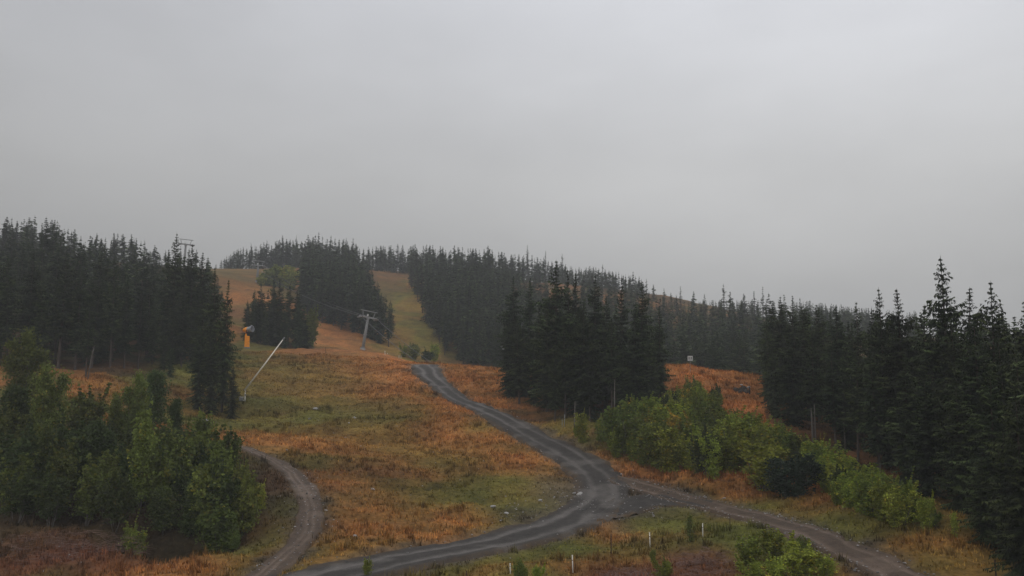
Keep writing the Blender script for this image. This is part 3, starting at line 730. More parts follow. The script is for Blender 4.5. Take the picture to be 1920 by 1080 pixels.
# ---------------------------------------------------------------- broadleaf shrubs
def leafy_mesh(name, seed, H, Rw, stems, nclump, per, leaf, pal, upright=.5, low=.12, yellow=.05, shoots=0):
    r = random.Random(seed); g = np.random.default_rng(seed); m = MB(); cl = []
    for s in range(stems):
        a = r.uniform(0, 6.28); sp = Rw * r.uniform(.15, .75) if stems > 1 else 0
        b0 = Vector((math.cos(a) * .12 * stems ** .5 * r.random(), math.sin(a) * .12 * r.random(), -.3)); hh = H * r.uniform(.7, 1.0)
        top = Vector((math.cos(a) * sp, math.sin(a) * sp, hh)); mid = b0.lerp(top, .5) + Vector((r.uniform(-.1, .1), r.uniform(-.1, .1), 0)) * H * .3
        rad = .009 * H * (1.2 if stems == 1 else .8)
        P = [b0, b0.lerp(mid, .5), mid, mid.lerp(top, .5), top]; m.path(P, [rad, rad * .85, rad * .65, rad * .4, .006], 5)
        for k in range(int(nclump / stems)):
            t = low + (1 - low) * r.random() ** .8; i = min(3, int(t * 4)); p = P[i].lerp(P[i + 1], t * 4 - i)
            aa = r.uniform(0, 6.28); env = math.sin(math.pi * min(1, (.16 + .84 * t)) ** .9) ** .7
            ll = Rw * (.25 + .55 * r.random()) * max(.12, env) * (1.0 if stems == 1 else .65)
            q = p + Vector((math.cos(aa) * ll, math.sin(aa) * ll, ll * upright * r.uniform(.2, 1.2)))
            m.tube(p, q, rad * .3, .005, 3, False); cl.append((q, .6 + .4 * r.random())); cl.append((p.lerp(q, .6), .5))
    for k in range(int(shoots)):
        q = cl[r.randrange(len(cl))][0]; l_ = H * r.uniform(.12, .30); dv = Vector((r.gauss(0, .22), r.gauss(0, .22), 1)) * l_
        m.tube(q, q + dv, .008, .003, 3, False)
        for s_ in range(4): cl.append((q + dv * ((s_ + .7) / 4), .16))
    cen = np.array([tuple(c[0]) for c in cl]); n = len(cl); N_ = nclump * per
    idx = g.integers(0, n, N_); sd_ = np.array([c[1] for c in cl])[idx] * H * .055
    P = cen[idx] + g.normal(0, 1, (N_, 3)) * sd_[:, None] * np.array([1, 1, .8])
    P[:, 2] = np.maximum(P[:, 2], .06)
    a1 = g.normal(0, 1, (N_, 3)); a1 /= np.linalg.norm(a1, axis=1)[:, None]; up = g.normal(0, 1, (N_, 3)); a2 = np.cross(a1, up); a2 /= np.linalg.norm(a2, axis=1)[:, None]
    L_ = leaf * g.uniform(.6, 1.35, N_)[:, None]
    q = np.stack([P - a1 * L_ * .5, P + a2 * L_ * .33, P + a1 * L_ * .5, P - a2 * L_ * .33], 1).reshape(-1, 3)
    ct = g.uniform(.6, 1.35, n)[idx] * g.uniform(.75, 1.25, N_); base = np.array(pal)[None] * ct[:, None]
    yl = (g.random(n) < yellow)[idx] & (g.random(N_) < .8); base[yl] = base[yl] * np.array([1.6, 1.2, .9])
    cols = np.repeat(base, 4, 0); f = np.arange(N_ * 4).reshape(-1, 4)
    return m.mesh(name + '_stem', M_BIRCHBARK, True), mesh_np(name + '_leaves', q, [f], M_LEAF, cols), H
DK, MD, LT, LG, YL = (0.072, 0.098, 0.030), (0.122, 0.150, 0.036), (0.265, 0.305, 0.047), (0.165, 0.200, 0.040), (0.30, 0.25, 0.040)
BIRCHP = leafy_mesh('birch', 515, 9, 2.4, 2, 170, 44, .32, (0.165, 0.200, 0.044), .6, .2, .05, 60)
BIRCH = [leafy_mesh('birch', 500 + i, 9, (2.2, 2.6, 2.0, 2.8)[i], (1, 3, 2, 4)[i], 160, 54, .25, (DK, MD, DK, MD)[i], .55, .14, (.03, .08, .02, .05)[i]) for i in range(4)]
WILLOW_D = [leafy_mesh('willow', 520 + i, 5, (2.2, 1.9, 2.5)[i], (5, 6, 7)[i], 150, 52, .22, (DK, MD, DK)[i], .8, .24, .04, 40) for i in range(3)]
WILLOW_L = [leafy_mesh('willow', 540 + i, 3.2, (1.5, 1.2, 1.7, 1.3)[i], (6, 7, 8, 5)[i], 170, 46, .15, (LT, LT, LG, LG)[i], 1.6, .03, (.1, .05, .06, .15)[i], 70) for i in range(4)]
WILLOW_Y = [leafy_mesh('willow', 560 + i, 3.0, 1.3, 6, 150, 44, .15, YL, 1.6, .03, .3, 60) for i in range(2)]
WILLOW_M = [leafy_mesh('willow', 530 + i, 5, (2.1, 1.9, 2.4)[i], (5, 6, 7)[i], 150, 42, .26, (0.175, 0.205, 0.044), .8, .10, .05, 50) for i in range(3)]
SAPL = [leafy_mesh('sapling', 580 + i, 3.5, .55, 1, 60, 22, .14, (MD, LT)[i], .8, .08, .1) for i in range(2)]
def shrub(x, y, h, proto, label, name='willow_shrub', cat='shrub', group=None, wide=1.0):
    sm, lm, H0 = proto; s = h / H0
    e_ = empty(name, (x, y, gz(x, y) - .05), (random.gauss(0, .03), random.gauss(0, .03), random.uniform(0, 6.28)))
    e_.scale = (s * wide, s * wide, s); tag(e_, label, cat, group)
    link('stem', sm, e_); link('foliage', lm, e_); return e_
def shrub_px(px, py, pt, proto, label, name='willow_shrub', cat='shrub', group=None, wide=1.0):
    g = ground(px, py); h = max(.5, top_h(g.x, g.y, pt)); shrub(g.x, g.y, h, proto, label, name, cat, group, wide)
GL = 'birches and willows of the left thicket'
for px, py, pt, pr, wd, lab, nm in [
    (45,800,622,BIRCH[1],.9,'pale topped birch at the back left of the left thicket, before the forest','b'),
    (20,865,690,BIRCH[0],1.1,'dark birch at the left picture edge, upper row of the left thicket','b'),
    (85,870,680,BIRCH[3],.9,'dense dark birch second from the left edge in the upper row','b'),
    (150,860,745,WILLOW_D[1],1.2,'olive willow below the orange clearing in front of the left forest','w'),
    (215,845,735,BIRCH[3],.9,'yellowish birch beside the orange clearing in front of the left forest','b'),
    (288,815,668,BIRCH[0],1.0,'tall dark birch at the right end of the upper row in the left thicket','b'),
    (245,850,700,BIRCH[1],.8,'birch with yellowing top between the orange clearing and the tall dark birch','b'),
    (335,850,740,BIRCH[2],.9,'narrow dark birch below the spruce group beside the snow lance','b'),
    (15,945,800,WILLOW_D[0],1.1,'dark willow at the left picture edge, middle row of the left thicket','w'),
    (70,940,790,BIRCH[3],.9,'mid green birch in the middle row near the left picture edge','b'),
    (130,930,800,WILLOW_D[2],1.0,'rounded dark willow in the middle row of the left thicket','w'),
    (190,935,780,BIRCH[2],1.0,'brown tinged birch left of the pale conical birch in the left thicket','b'),
    (262,965,785,BIRCHP,.8,'pale green conical birch in the centre of the left thicket','b'),
    (315,930,815,WILLOW_D[1],1.0,'dark green willow right behind the pale conical birch','w'),
    (370,905,820,WILLOW_D[0],1.0,'deep green willow in the gap right of the pale conical birch','w'),
    (418,930,830,WILLOW_M[1],.9,'bright green willow near the upper right end of the left thicket','w'),
    (462,945,872,WILLOW_M[2],.8,'yellow edged willow beside the footpath at the right end of the left thicket','w'),
    (490,955,912,WILLOW_L[0],.9,'low willow closest to the footpath','w'),
    (400,975,880,WILLOW_M[0],1.2,'pale green rounded willow in front at the right of the left thicket','w'),
    (455,985,900,WILLOW_M[2],1.0,'broad pale willow in front right of the rounded pale one','w'),
    (352,978,895,BIRCH[2],1.3,'dark birch bush overhanging the black hollow from the right','b'),
    (305,978,890,BIRCH[0],1.3,'dark birch bush overhanging the black hollow in the middle','b'),
    (30,985,880,WILLOW_D[0],1.2,'dark willow at the left picture edge, front row above the red brown heath','w'),
    (95,990,890,WILLOW_D[2],1.1,'dark willow in the front row above the red brown heath','w'),
    (160,985,880,WILLOW_D[1],1.1,'willow with hanging lower twigs in the front row of the left thicket','w'),
    (215,990,890,WILLOW_D[0],1.0,'dark willow just left of the black hollow','w'),
    (254,1003,982,WILLOW_L[3],.8,'small yellowish sprig at the left rim of the black hollow','w'),
    (100,962,940,WILLOW_Y[1],.9,'small yellowish sprig in the dark front row of the left thicket','w'),
    (412,1000,955,WILLOW_D[1],1.2,'low dark willow at the right rim of the black hollow','w'),
    (420,868,838,WILLOW_Y[0],.7,'short yellowish willow at the top of the footpath','w'),
    (376,800,770,WILLOW_L[1],.9,'tiny willow below the spruce group beside the snow lance','w')]:
    shrub_px(px, py, pt, pr, lab, 'birch_tree' if nm == 'b' else 'willow_shrub', 'birch tree' if nm == 'b' else 'shrub', GL, wd)
fill = []; tries = 0
THICK = [(-10,840),(150,875),(230,850),(330,865),(395,870),(430,915),(450,975),(430,985),(370,965),(260,960),(150,965),(-10,975)]
while len(fill) < 34 and tries < 3000:
    tries += 1; px, py = random.uniform(0, 500), random.uniform(840, 985)
    if not inpoly(px, py, THICK): continue
    g = ground(px, py)
    if any((g.x - q.x) ** 2 + (g.y - q.y) ** 2 < 2.2 ** 2 for q in fill): continue
    fill.append(g)
fill.sort(key=lambda g: g.x)
for i, g in enumerate(fill):
    row = 'rear' if g.y > 80 else 'front'; n_ = sum(1 for q in fill[:i + 1] if (q.y > 80) == (g.y > 80))
    shrub(g.x, g.y, random.uniform(3.2, 5.0), random.choice(WILLOW_D + WILLOW_M[:1]), 'low understorey willow, %s from the left in the %s half of the left thicket' % (ORD[n_ - 1], row), 'willow_shrub', 'shrub', 'understorey willows of the left thicket', random.uniform(1.0, 1.3))
# the pale belt on the right
GR = 'willows in the pale belt below the forest'
for px, py, pt, pr, wd, lab in [
    (1095,830,782,WILLOW_L[0],1.1,'pale yellow green willow at the left front corner of the belt under the central stand'),
    (1125,828,790,WILLOW_L[3],1.0,'bright willow second from the left under the central stand'),
    (1080,820,800,WILLOW_L[1],.9,'low willow beside the two white posts'),
    (1185,800,752,WILLOW_L[2],1.0,'feathery pale willow reaching up before the dark central stand'),
    (1335,905,822,WILLOW_L[1],.9,'dark rounded willow standing lowest above the fork of road and track'),
    (1300,890,830,WILLOW_L[0],.9,'light willow left of the dark rounded one above the fork'),
    (1215,868,815,WILLOW_L[3],1.0,'yellowing willow along the orange grass strip by the road'),
    (1160,850,805,WILLOW_L[1],1.1,'green willow along the orange grass strip by the road'),
    (1300,770,715,WILLOW_D[1],.9,'large green willow on the knoll below the square sign'),
    (1340,770,720,WILLOW_D[0],.8,'dark willow right of the large one on the knoll below the square sign'),
    (1270,775,735,WILLOW_L[1],1.0,'willow at the knoll edge beside the slim lone spruce'),
    (1545,880,830,WILLOW_Y[0],1.0,'yellow willow at the foot of the two close bare trunks'),
    (1590,915,862,WILLOW_Y[1],1.1,'golden willow right of the squat dark bush'),
    (1432,858,806,WILLOW_L[2],1.1,'pale willow in the upper middle of the belt, left of the squat dark bush'),(1472,866,818,WILLOW_L[0],1.1,'pale willow directly above the squat dark bush'),(1508,882,832,WILLOW_L[1],1.2,'olive willow up right of the squat dark bush'),
    (1405,884,832,WILLOW_L[2],1.2,'broad olive willow above the orange gap in the belt'),(1440,893,845,WILLOW_L[3],1.1,'yellowish willow left beside the squat dark bush'),(1375,858,800,WILLOW_L[1],1.2,'olive willow in the thick of the belt below the boulder heap'),(1545,908,860,WILLOW_L[2],1.1,'pale willow right beside the squat dark bush'),
    (1700,985,900,WILLOW_L[3],.9,'last tall willow at the lower right end of the belt'),
    (1740,1005,935,WILLOW_L[1],.8,'small willow under the dark spruces at the lower end of the belt'),
    (1790,1010,950,SAPL[1],1.0,'thin pale sapling in front of the dark right spruces')]:
    shrub_px(px, py, pt, pr, lab, 'willow_shrub', 'shrub', GR, wd)
BELT = [(1115,812),(1190,790),(1240,775),(1290,765),(1380,770),(1425,800),(1480,838),(1540,862),(1600,890),(1650,915),(1700,950),(1755,1003),(1690,1003),(1610,968),(1530,932),(1440,926),(1390,906),(1340,906),(1260,886),(1180,862)]
placed = []; gaps = [(1385,775,36,30), (1380,905,50,14), (1482,915,52,28)]
tries = 0
while len(placed) < 150 and tries < 4000:
    tries += 1; px, py = random.uniform(1115, 1750), random.uniform(765, 1000)
    if not inpoly(px, py, BELT) or any(((px - a) / c) ** 2 + ((py - b) / d) ** 2 < 1 for a, b, c, d in gaps): continue
    g = ground(px, py)
    if any((g.x - q.x) ** 2 + (g.y - q.y) ** 2 < 1.35 ** 2 for q in placed): continue
    placed.append(g)
placed.sort(key=lambda g: g.x)
cnt = {}
for i, g in enumerate(placed):
    k = random.random(); pr = random.choice(WILLOW_L) if k < .78 else (random.choice(WILLOW_Y) if k < .88 else random.choice(WILLOW_D))
    row = 'front row' if g.y < 72 else 'second row' if g.y < 79 else 'third row' if g.y < 87 else 'back row'
    c_ = 'yellow leaved' if pr in WILLOW_Y else 'dark leaved' if pr in WILLOW_D else 'pale olive'
    n_ = cnt[(row, c_)] = cnt.get((row, c_), 0) + 1
    lab = '%s willow, %s of its colour from left, %s of the belt' % (c_, ORD[min(n_, len(ORD)) - 1], row)
    px = proj(g.x, g.y, g.z)[0]; lim = float(np.interp(px, [1060,1130,1190,1250,1280,1335,1352,1420,1440,1480,1540,1600,1650,1700,1750], [785,770,756,742,720,722,764,772,790,812,832,862,884,912,950]))
    hh = min(random.uniform(2.2, 4.4) * (1.0 if g.y > 75 else .85), top_h(g.x, g.y, lim + random.uniform(0, 22)))
    if hh > .8: shrub(g.x, g.y, hh, pr, lab, 'willow_shrub', 'shrub', 'willows packed inside the pale belt', min(2.2, random.uniform(1.1, 1.6) * max(1, 2.4 / hh)))
# other single bushes
DARKB = leafy_mesh('dark_bush', 570, 4, 2.6, 8, 190, 60, .17, (0.030, 0.050, 0.028), .8, .02, 0, 20)
shrub_px(1482,934,853,DARKB,'squat dark green bush standing out among the pale willows beside the stony track','dark_bush','bush','single bushes on the slope',1.55)
GO = 'single bushes on the slope'
for px, py, pt, pr, wd, lab in [
    (580,652,585,WILLOW_M[0],.8,'olive tall bush at the right end of the stand behind the snow gun'),(566,652,605,WILLOW_D[1],.7,'dark bush at the right foot of the stand behind the snow gun'),
    (775,674,646,WILLOW_M[0],1.8,'broad green bush where the gravel road drops over the crest'),(800,681,658,WILLOW_D[2],2.0,'low dark bush right of the crest of the gravel road'),(755,668,648,WILLOW_L[1],1.2,'olive bush left of the road crest, behind the white stakes'),
    (815,676,650,WILLOW_L[0],1.3,'pale bush at the foot of the far grassy run'),
    (1295,1027,965,SAPL[0],1.3,'slim green sapling standing alone left of the half white post'),(1330,1008,988,WILLOW_L[1],.8,'small bush around the half white post'),
    (690,1078,1052,WILLOW_L[0],1.0,'small green tuft bush at the near edge of the road'),(975,1085,1055,WILLOW_L[2],1.0,'low green bush at the lower edge left of the white posts'),
    (1010,1085,1062,WILLOW_L[1],1.1,'low dark green bush left of the first white post'),(1410,1060,1012,WILLOW_L[0],1.8,'green bush left in the clump below the stony track'),
    (1455,1060,1003,WILLOW_L[0],1.7,'tallest green bush in the clump below the stony track'),(1500,1080,1022,WILLOW_L[1],1.9,'broad bush right in the clump below the stony track'),
    (1550,1090,1048,WILLOW_L[0],1.9,'low bush at the bottom right of the clump below the track'),(1405,1090,1052,WILLOW_L[1],1.8,'bush beside the red brown brash heap'),
    (1450,1095,1052,WILLOW_L[0],1.9,'bush in the front row of the clump below the track'),(1240,1075,1050,WILLOW_L[1],1.6,'low bush between the two brash heaps'),(1225,1045,1030,WILLOW_L[3],.9,'tiny bush right below the thin white post'),
    (1500,1045,1012,WILLOW_L[2],1.8,'bush behind the tallest one in the clump below the track'),(440,1020,1000,WILLOW_D[1],1.2,'low bush between the black hollow and the footpath')]:
    shrub_px(px, py, pt, pr, lab, 'bush', 'bush', GO, wd)
for px, d, pt, pr, wd, lab in [(500,306,505,BIRCH[1],1.3,'pale green birch left of the upper lift tower, above the snow gun stand'),(522,304,497,BIRCH[3],1.4,'pale green birch in the middle of the far clump below the ridge'),
                               (543,303,500,BIRCH[1],1.2,'pale green birch at the right of the far clump below the ridge'),(488,300,516,BIRCH[3],1.2,'low pale birch at the left of the far clump below the ridge')]:
    x = (px - 960) / F * d; h = max(4, top_h(x, d, pt))
    PALEB = globals().setdefault('PALEB', [leafy_mesh('pale_birch', 590 + i, 6, 3.2, 8, 120, 40, .42, (0.25, 0.28, 0.06), .7, .03, .1) for i in range(2)])
    shrub(x, d, h, random.choice(PALEB), lab, 'birch_tree', 'birch tree', 'pale birches far up the slope', wd)

# ---------------------------------------------------------------- grass, brash, stones
def tufts(n, x0, x1, y0, y1):
    x = rng.uniform(x0, x1, n); y = rng.uniform(y0, y1, n) ; rd = road_dist(x, y)
    keep = (rd > -.75 + 1.1 * rng.random(n)) & ~(forest_mask(x, y) & (rng.random(n) < .6))
    keep &= (np.abs(960 + F * x / y - 960) < 1010)
    c = ground_col(x, y, rd); keep &= rng.random(n) < .35 + 1.4 * vnoise(x / 1.8, y / 1.5, 77) ** 2
    x, y, rd, c = x[keep], y[keep], rd[keep], c[keep]; z = terrain(x, y, rd); n = len(x)
    warm = np.clip((c[:, 0] / (c[:, 1] + 1e-4) - 1.1) / 2, 0, 1)
    B = 4; h = (.14 + .26 * warm) * rng.uniform(.6, 1.5, n)
    az = rng.uniform(0, 6.28, (n, B)); ln = rng.uniform(.15, .8, (n, B)); bx = x[:, None] + rng.normal(0, .09, (n, B)); by = y[:, None] + rng.normal(0, .09, (n, B))
    hh = h[:, None] * rng.uniform(.6, 1.2, (n, B)); wd = rng.uniform(.025, .06, (n, B))
    px_, py_ = -np.sin(az), np.cos(az); zb = z[:, None] - .04
    Pa = np.stack([bx - px_ * wd, by - py_ * wd, np.broadcast_to(zb, bx.shape)], 2); Pb = np.stack([bx + px_ * wd, by + py_ * wd, np.broadcast_to(zb, bx.shape)], 2)
    Pc = np.stack([bx + np.cos(az) * ln * hh, by + np.sin(az) * ln * hh, zb + hh], 2)
    V = np.stack([Pa, Pb, Pc], 2).reshape(-1, 3); cc = c[:, None, None] * rng.uniform(.55, 1.75, (n, 1, 1, 1)) * rng.uniform(.8, 1.25, (n, B, 1, 1))
    cc = np.broadcast_to(cc, (n, B, 3, 3)).reshape(-1, 3) * 1.12
    return mesh_np('grass', V, [np.arange(len(V)).reshape(-1, 3)], M_GRASS, cc)
link('grass', tufts(150000, -62, 45, 50, 168), kind='stuff')
def weeds(n):
    x = rng.uniform(-62, 45, n); y = rng.uniform(50, 165, n); rd = road_dist(x, y)
    k = (rd > -.2) & ~forest_mask(x, y) & (vnoise(x / 4.5, y / 3.5, 91) > .58) & (np.abs(x / y) < .63)
    x, y, rd = x[k], y[k], rd[k]; n = len(x); c = ground_col(x, y, rd) * rng.choice([.6, .85, 1.35], n, p=[.3, .4, .3])[:, None]; z = terrain(x, y, rd)
    B = 14; bx = x[:, None] + rng.normal(0, .16, (n, B)); by = y[:, None] + rng.normal(0, .16, (n, B)); az = rng.uniform(0, 6.28, (n, B))
    hh = rng.uniform(.3, .75, n)[:, None] * rng.uniform(.5, 1.2, (n, B)); ln = rng.uniform(.1, .6, (n, B)); wd = rng.uniform(.03, .06, (n, B)); zb = np.broadcast_to(z[:, None] - .04, bx.shape)
    ux, uy = -np.sin(az), np.cos(az)
    V = np.stack([np.stack([bx - ux * wd, by - uy * wd, zb], 2), np.stack([bx + ux * wd, by + uy * wd, zb], 2), np.stack([bx + np.cos(az) * ln * hh, by + np.sin(az) * ln * hh, zb + hh], 2)], 2).reshape(-1, 3)
    return mesh_np('weeds', V, [np.arange(len(V)).reshape(-1, 3)], M_GRASS, np.broadcast_to(c[:, None, None], (n, B, 3, 3)).reshape(-1, 3))
link('weeds', weeds(11000), kind='stuff')

def brash(name, spots, n):
    m = MB()
    for gx_, gy_, rx, ry, k in spots:
        for _ in range(int(n * k)):
            a, q = random.uniform(0, 6.28), random.random() ** .6; x = gx_ + rx * q * math.cos(a); y = gy_ + ry * q * math.sin(a); z = gz_fast(x, y)
            b = random.uniform(0, 6.28); l_ = random.uniform(.25, 1.1); dz = random.uniform(-.05, .3) * l_
            p0 = Vector((x, y, z + random.uniform(.02, .25))); p1 = p0 + Vector((math.cos(b) * l_, math.sin(b) * l_, dz)); m.tube(p0, p1, random.uniform(.008, .022), .006, 3, False)
    return m.build(name, M_TWIG)
def gz_fast(x, y): return float(tps(np.array([x]), np.array([y]))[0] + micro(np.array([x]), np.array([y]))[0])
sp = []
for px, py, rx, ry, k in [(120,1035,150,26,1.0),(1320,1052,55,22,.6),(1190,1070,60,14,.4)]:
    g = ground(px, py); a = ground(px, py - ry); b = ground(px, min(1095, py + ry)); sp.append((g.x, g.y, rx * g.y / F, (a.y - b.y) / 2, k))
o = brash('brushwood', sp, 520); o['kind'] = 'stuff'

def rock_mesh(name, seed, mat, flat=.55):
    import bmesh
    bm = bmesh.new(); bmesh.ops.create_icosphere(bm, subdivisions=2, radius=.5); r = random.Random(seed)
    cuts = [(Vector((r.gauss(0, 1), r.gauss(0, 1), r.gauss(0, 1))).normalized(), r.uniform(.26, .42)) for _ in range(9)]
    for v in bm.verts:
        for n_, d_ in cuts:
            k = v.co.dot(n_) - d_
            if k > 0: v.co -= n_ * k
        v.co.z *= flat; v.co += Vector((r.gauss(0, .012), r.gauss(0, .012), r.gauss(0, .012)))
    me = bpy.data.meshes.new(name); bm.to_mesh(me); bm.free(); me.materials.append(mat); return me
ROCK = [rock_mesh('stone', 700 + i, M_STONE, (.5, .4, .6, .35, .55)[i]) for i in range(5)]
ROCKD = [rock_mesh('dark_stone', 720 + i, M_STONE_D, .75) for i in range(4)]
def stone(px, py, wpx, label, lib=ROCK, group='pale stones by the roads', sink=.12):
    g = ground(px, py); s = wpx * g.y / F; o = link('stone', random.choice(lib), None, (g.x, g.y, gz(g.x, g.y) + s * (.30 - sink)))
    o.scale = (s, s * random.uniform(.6, .9), s * random.uniform(.7, 1.0)); o.rotation_euler = (random.gauss(0, .15), random.gauss(0, .15), random.uniform(0, 6.28))
    tag(o, label, 'stone', group); return o
for px, py, wp, lab in [(1087,925,15,'largest pale stone in the cluster on the inside of the road bend'),(1077,922,9,'small pale stone left in the cluster inside the road bend'),(1091,932,9,'small pale stone below the largest inside the road bend'),
    (1219,910,10,'bright white stone right of the road bend'),(1223,915,8,'dull stone just under the bright white one right of the bend'),(1196,900,8,'pale stone up left of the bright white one'),
    (925,955,12,'flat pale stone in the green grass above the lower road'),(950,967,11,'pale stone right of and below the flat one in the green grass'),(940,979,10,'pale stone lowest of the three in the green grass'),
    (1013,939,8,'upright pale stone alone in the grass left of the bend'),(1056,963,9,'pale stone at the inner road edge below the bend'),(1063,959,8,'stone second at the inner road edge below the bend'),(1037,958,8,'flat stone in bare ground left of the road edge stones'),
    (592,774,15,'long flat pale slab in the upper green meadow'),(580,791,9,'pale stone left below the long flat slab in the meadow'),(664,788,11,'pale stone right of the long flat slab in the meadow'),(654,801,6,'small round pale stone in the meadow below the slab'),
    (648,820,7,'small stone in the middle of the upper meadow'),(676,830,7,'stone right of centre in the upper meadow'),(480,808,9,'pale stone in the orange grass right of the lance foot'),(538,843,8,'pale stone in orange grass right of the footpath top'),
    (590,930,16,'flat pale slab lying on the right of the footpath'),(545,1030,15,'long pale slab across the lower footpath'),(503,1058,10,'dark edged stone at the lower left of the footpath'),(612,957,8,'stone right of the footpath beside the orange grass'),
    (700,910,8,'flat stone in the brown grass left of the green patch'),(666,1012,13,'pale brown slab in orange grass above the lower road'),
    (1378,948,10,'first pale slab along the stony track'),(1358,935,8,'pale stone at the upper edge where the track begins'),(1430,961,9,'pale stone on the upper rim of the track'),(1428,969,8,'stone in the wheel mark of the track'),
    (1452,979,9,'stone at the lower rim of the track left of the big slabs'),(1523,1017,15,'big flat pale slab at the lower rim of the track'),(1536,1011,15,'big pale slab right of the other big one in the track'),
    (1500,984,9,'pale stone inside the track above the big slabs'),(1517,985,9,'pale stone with its twin inside the track above the big slabs'),(1563,1003,11,'pale slab on the upper rim of the track'),(1558,1024,12,'pale slab right below the two big slabs'),
    (1602,1025,11,'pale stone on the upper rim lower down the track'),(1568,1036,9,'small stone at the lower rim right of the big slabs'),(1595,1048,9,'stone at the lower rim in the row leading down the track'),(1630,1063,11,'lowest pale stone at the lower rim of the track'),
    (1345,741,7,'small white stone at the edge of the green willow on the knoll'),(1155,905+44,6,'small dark looking stone in the road bend'),(385,795,24,'broad pale flat boulder below the spruce group by the lance'),(1510,722+66,6,'pale stone in the right belt')]:
    stone(px, py, wp, lab)
# scattered small stones: too small to pick apart
def scatter():
    spots = []
    for Q, n, sd_ in ((ROAD, 260, .5), (TRACK, 480, .45), (PATH, 200, .9), (APRON, 160, .8)):
        for _ in range(n):
            i = random.randrange(len(Q) - 1); t = Q[i + 1, :2] - Q[i, :2]; t /= max(1e-6, np.linalg.norm(t)); nn = np.array([-t[1], t[0]])
            off = random.choice((-1, 1)) * Q[i, 2] * (random.gauss(.95, sd_ * .5)) if Q is not PATH else random.gauss(0, 1.0) * Q[i, 2]
            spots.append((*(Q[i, :2] + nn * off), random.uniform(.07, .22) * (1.35 if random.random() < .12 else 1)))
    for px, py, rx, ry, n in [(640,800,120,34,70),(950,960,60,22,60),(1070,930,40,22,50),(1210,915,60,20,60),(590,920,50,70,40),(560,970,70,60,40),(880,870,160,50,50),(60,1050,160,30,30)]:
        for _ in range(n):
            g = ground(px + random.gauss(0, .5) * rx, min(1085, py + random.gauss(0, .5) * ry)); spots.append((g.x, g.y, random.uniform(.08, .22)))
    X = np.array([s[0] for s in spots]); Y = np.array([s[1] for s in spots]); Z = terrain(X, Y); rdd = road_dist(X, Y); Z = np.where(rdd < 0, tps(X, Y) + .04, Z)
    base = []
    for me in ROCK:
        v = np.array([tuple(q.co) for q in me.vertices]); f = np.array([tuple(p.vertices) for p in me.polygons]); base.append((v, f))
    VV = []; FF = []; off = 0
    for (x, y, s), z in zip(spots, Z):
        v, f = random.choice(base); a = random.uniform(0, 6.28); R_ = np.array([[math.cos(a), -math.sin(a), 0], [math.sin(a), math.cos(a), 0], [0, 0, 1]])
        VV.append((v * np.array([s, s * random.uniform(.6, 1), s * .8])) @ R_.T + np.array([x, y, z + .02])); FF.append(f + off); off += len(v)
    m, t, b = new_mat('rubble_stone')
    t.links.new(scale_col(t, attr(t, 'Col').outputs['Color'], maprange(t, noise(t, 4, 4, .6, pos(t)), .3, .7, .8, 1.2)), b.inputs['Base Color']); b.inputs['Roughness'].default_value = .8
    cc = np.vstack([np.tile(np.array([[.26, .245, .235]]) * random.uniform(.2, 1.0) ** 1.3 * 1.6, (len(v), 1)) for v in VV])
    link('gravel', mesh_np('gravel', np.vstack(VV), [np.vstack(FF)], m, cc), kind='stuff')
scatter()
for px, py, wp, lab in [(1380,733,16,'dark boulder at the left of the heap on the knoll edge'),(1394,733,18,'largest dark boulder in the heap on the knoll edge'),(1401,739,12,'low dark boulder right of the largest in the heap'),(1388,741,12,'dark boulder lowest in the heap on the knoll edge'),
                        (1240,696,14,'dark boulder beside the slim lone spruce at the knoll')]:
    o = stone(px, py, wp, lab, ROCKD, 'dark boulders at the knoll edge', .05); o.scale.z *= 1.25
for px, py, wp, lab in [(1390,716,10,'pale boulder resting on top of the dark heap at the knoll'),(1404,722,10,'pinkish pale boulder at the right top of the dark heap')]:
    stone(px, py + 12, wp, lab, ROCK, 'pale stones by the roads', -.55)

# ---------------------------------------------------------------- marker posts
def post(px, py, h, r, mat, label, cap=None, lean=0.0):
    g = ground(px, py); e_ = empty('marker_post', (g.x, g.y, gz(g.x, g.y)), (random.gauss(0, .03), lean + random.gauss(0, .025), 0)); tag(e_, label, 'post', 'marker posts on the slope')
    m = MB(); m.path([(0, 0, -.3), (0, 0, h * .5), (0, 0, h)], [r, r, r * .9], 8); m.build('shaft', mat, e_, True)
    c = MB(); c.path([(0, 0, h), (0, 0, h + .03), (0, 0, h + .05)], [r * 1.15, r * 1.15, r * .5], 8); c.build('cap', cap or mat, e_)
    b = MB(); b.path([(0, 0, h * .72), (0, 0, h * .76)], [r * 1.12, r * 1.12], 8); b.build('band', M_DARKPOST if mat is M_WHITE else M_BLACK, e_)
post(1074,1060,1.15,.034,M_WHITE,'white post nearest the lower edge, left of the taller dark post',None,-.03)
post(1146,1041,1.45,.035,M_DARKPOST,'tall dark post between two white posts below the road',None,0)
post(1219,1030,.98,.034,M_WHITE,'white post right of the tall dark post below the road',None,.02)
post(1318,1014,.95,.034,M_WHITE,'white post half hidden in a small bush',None,.01)
post(1369,1008,1.25,.03,M_DARKPOST,'thin dark post at the right end of the row below the road',None,.05)
post(873,1083,.8,.035,M_DARKPOST,'short dark post at the lower edge left of the green bushes')
post(957,1070,.55,.035,M_WHITE,'very short white stake among low green bushes at the lower edge')
post(722,668,.85,.06,M_WHITE,'left stake of the first white pair below the lift tower')
post(726,668,.85,.06,M_WHITE,'right stake of the first white pair below the lift tower')
post(748,671,.7,.055,M_WHITE,'left stake of the second white pair by the road crest')
post(752,671,.7,.055,M_WHITE,'right stake of the second white pair by the road crest')
post(611,664,1.2,.05,M_DARKPOST,'dark stake alone in the orange grass right of the snow gun stand',None,-.05)
post(1054,804,1.0,.04,M_STEEL,'shorter pale post left under the central stand',None,.02)
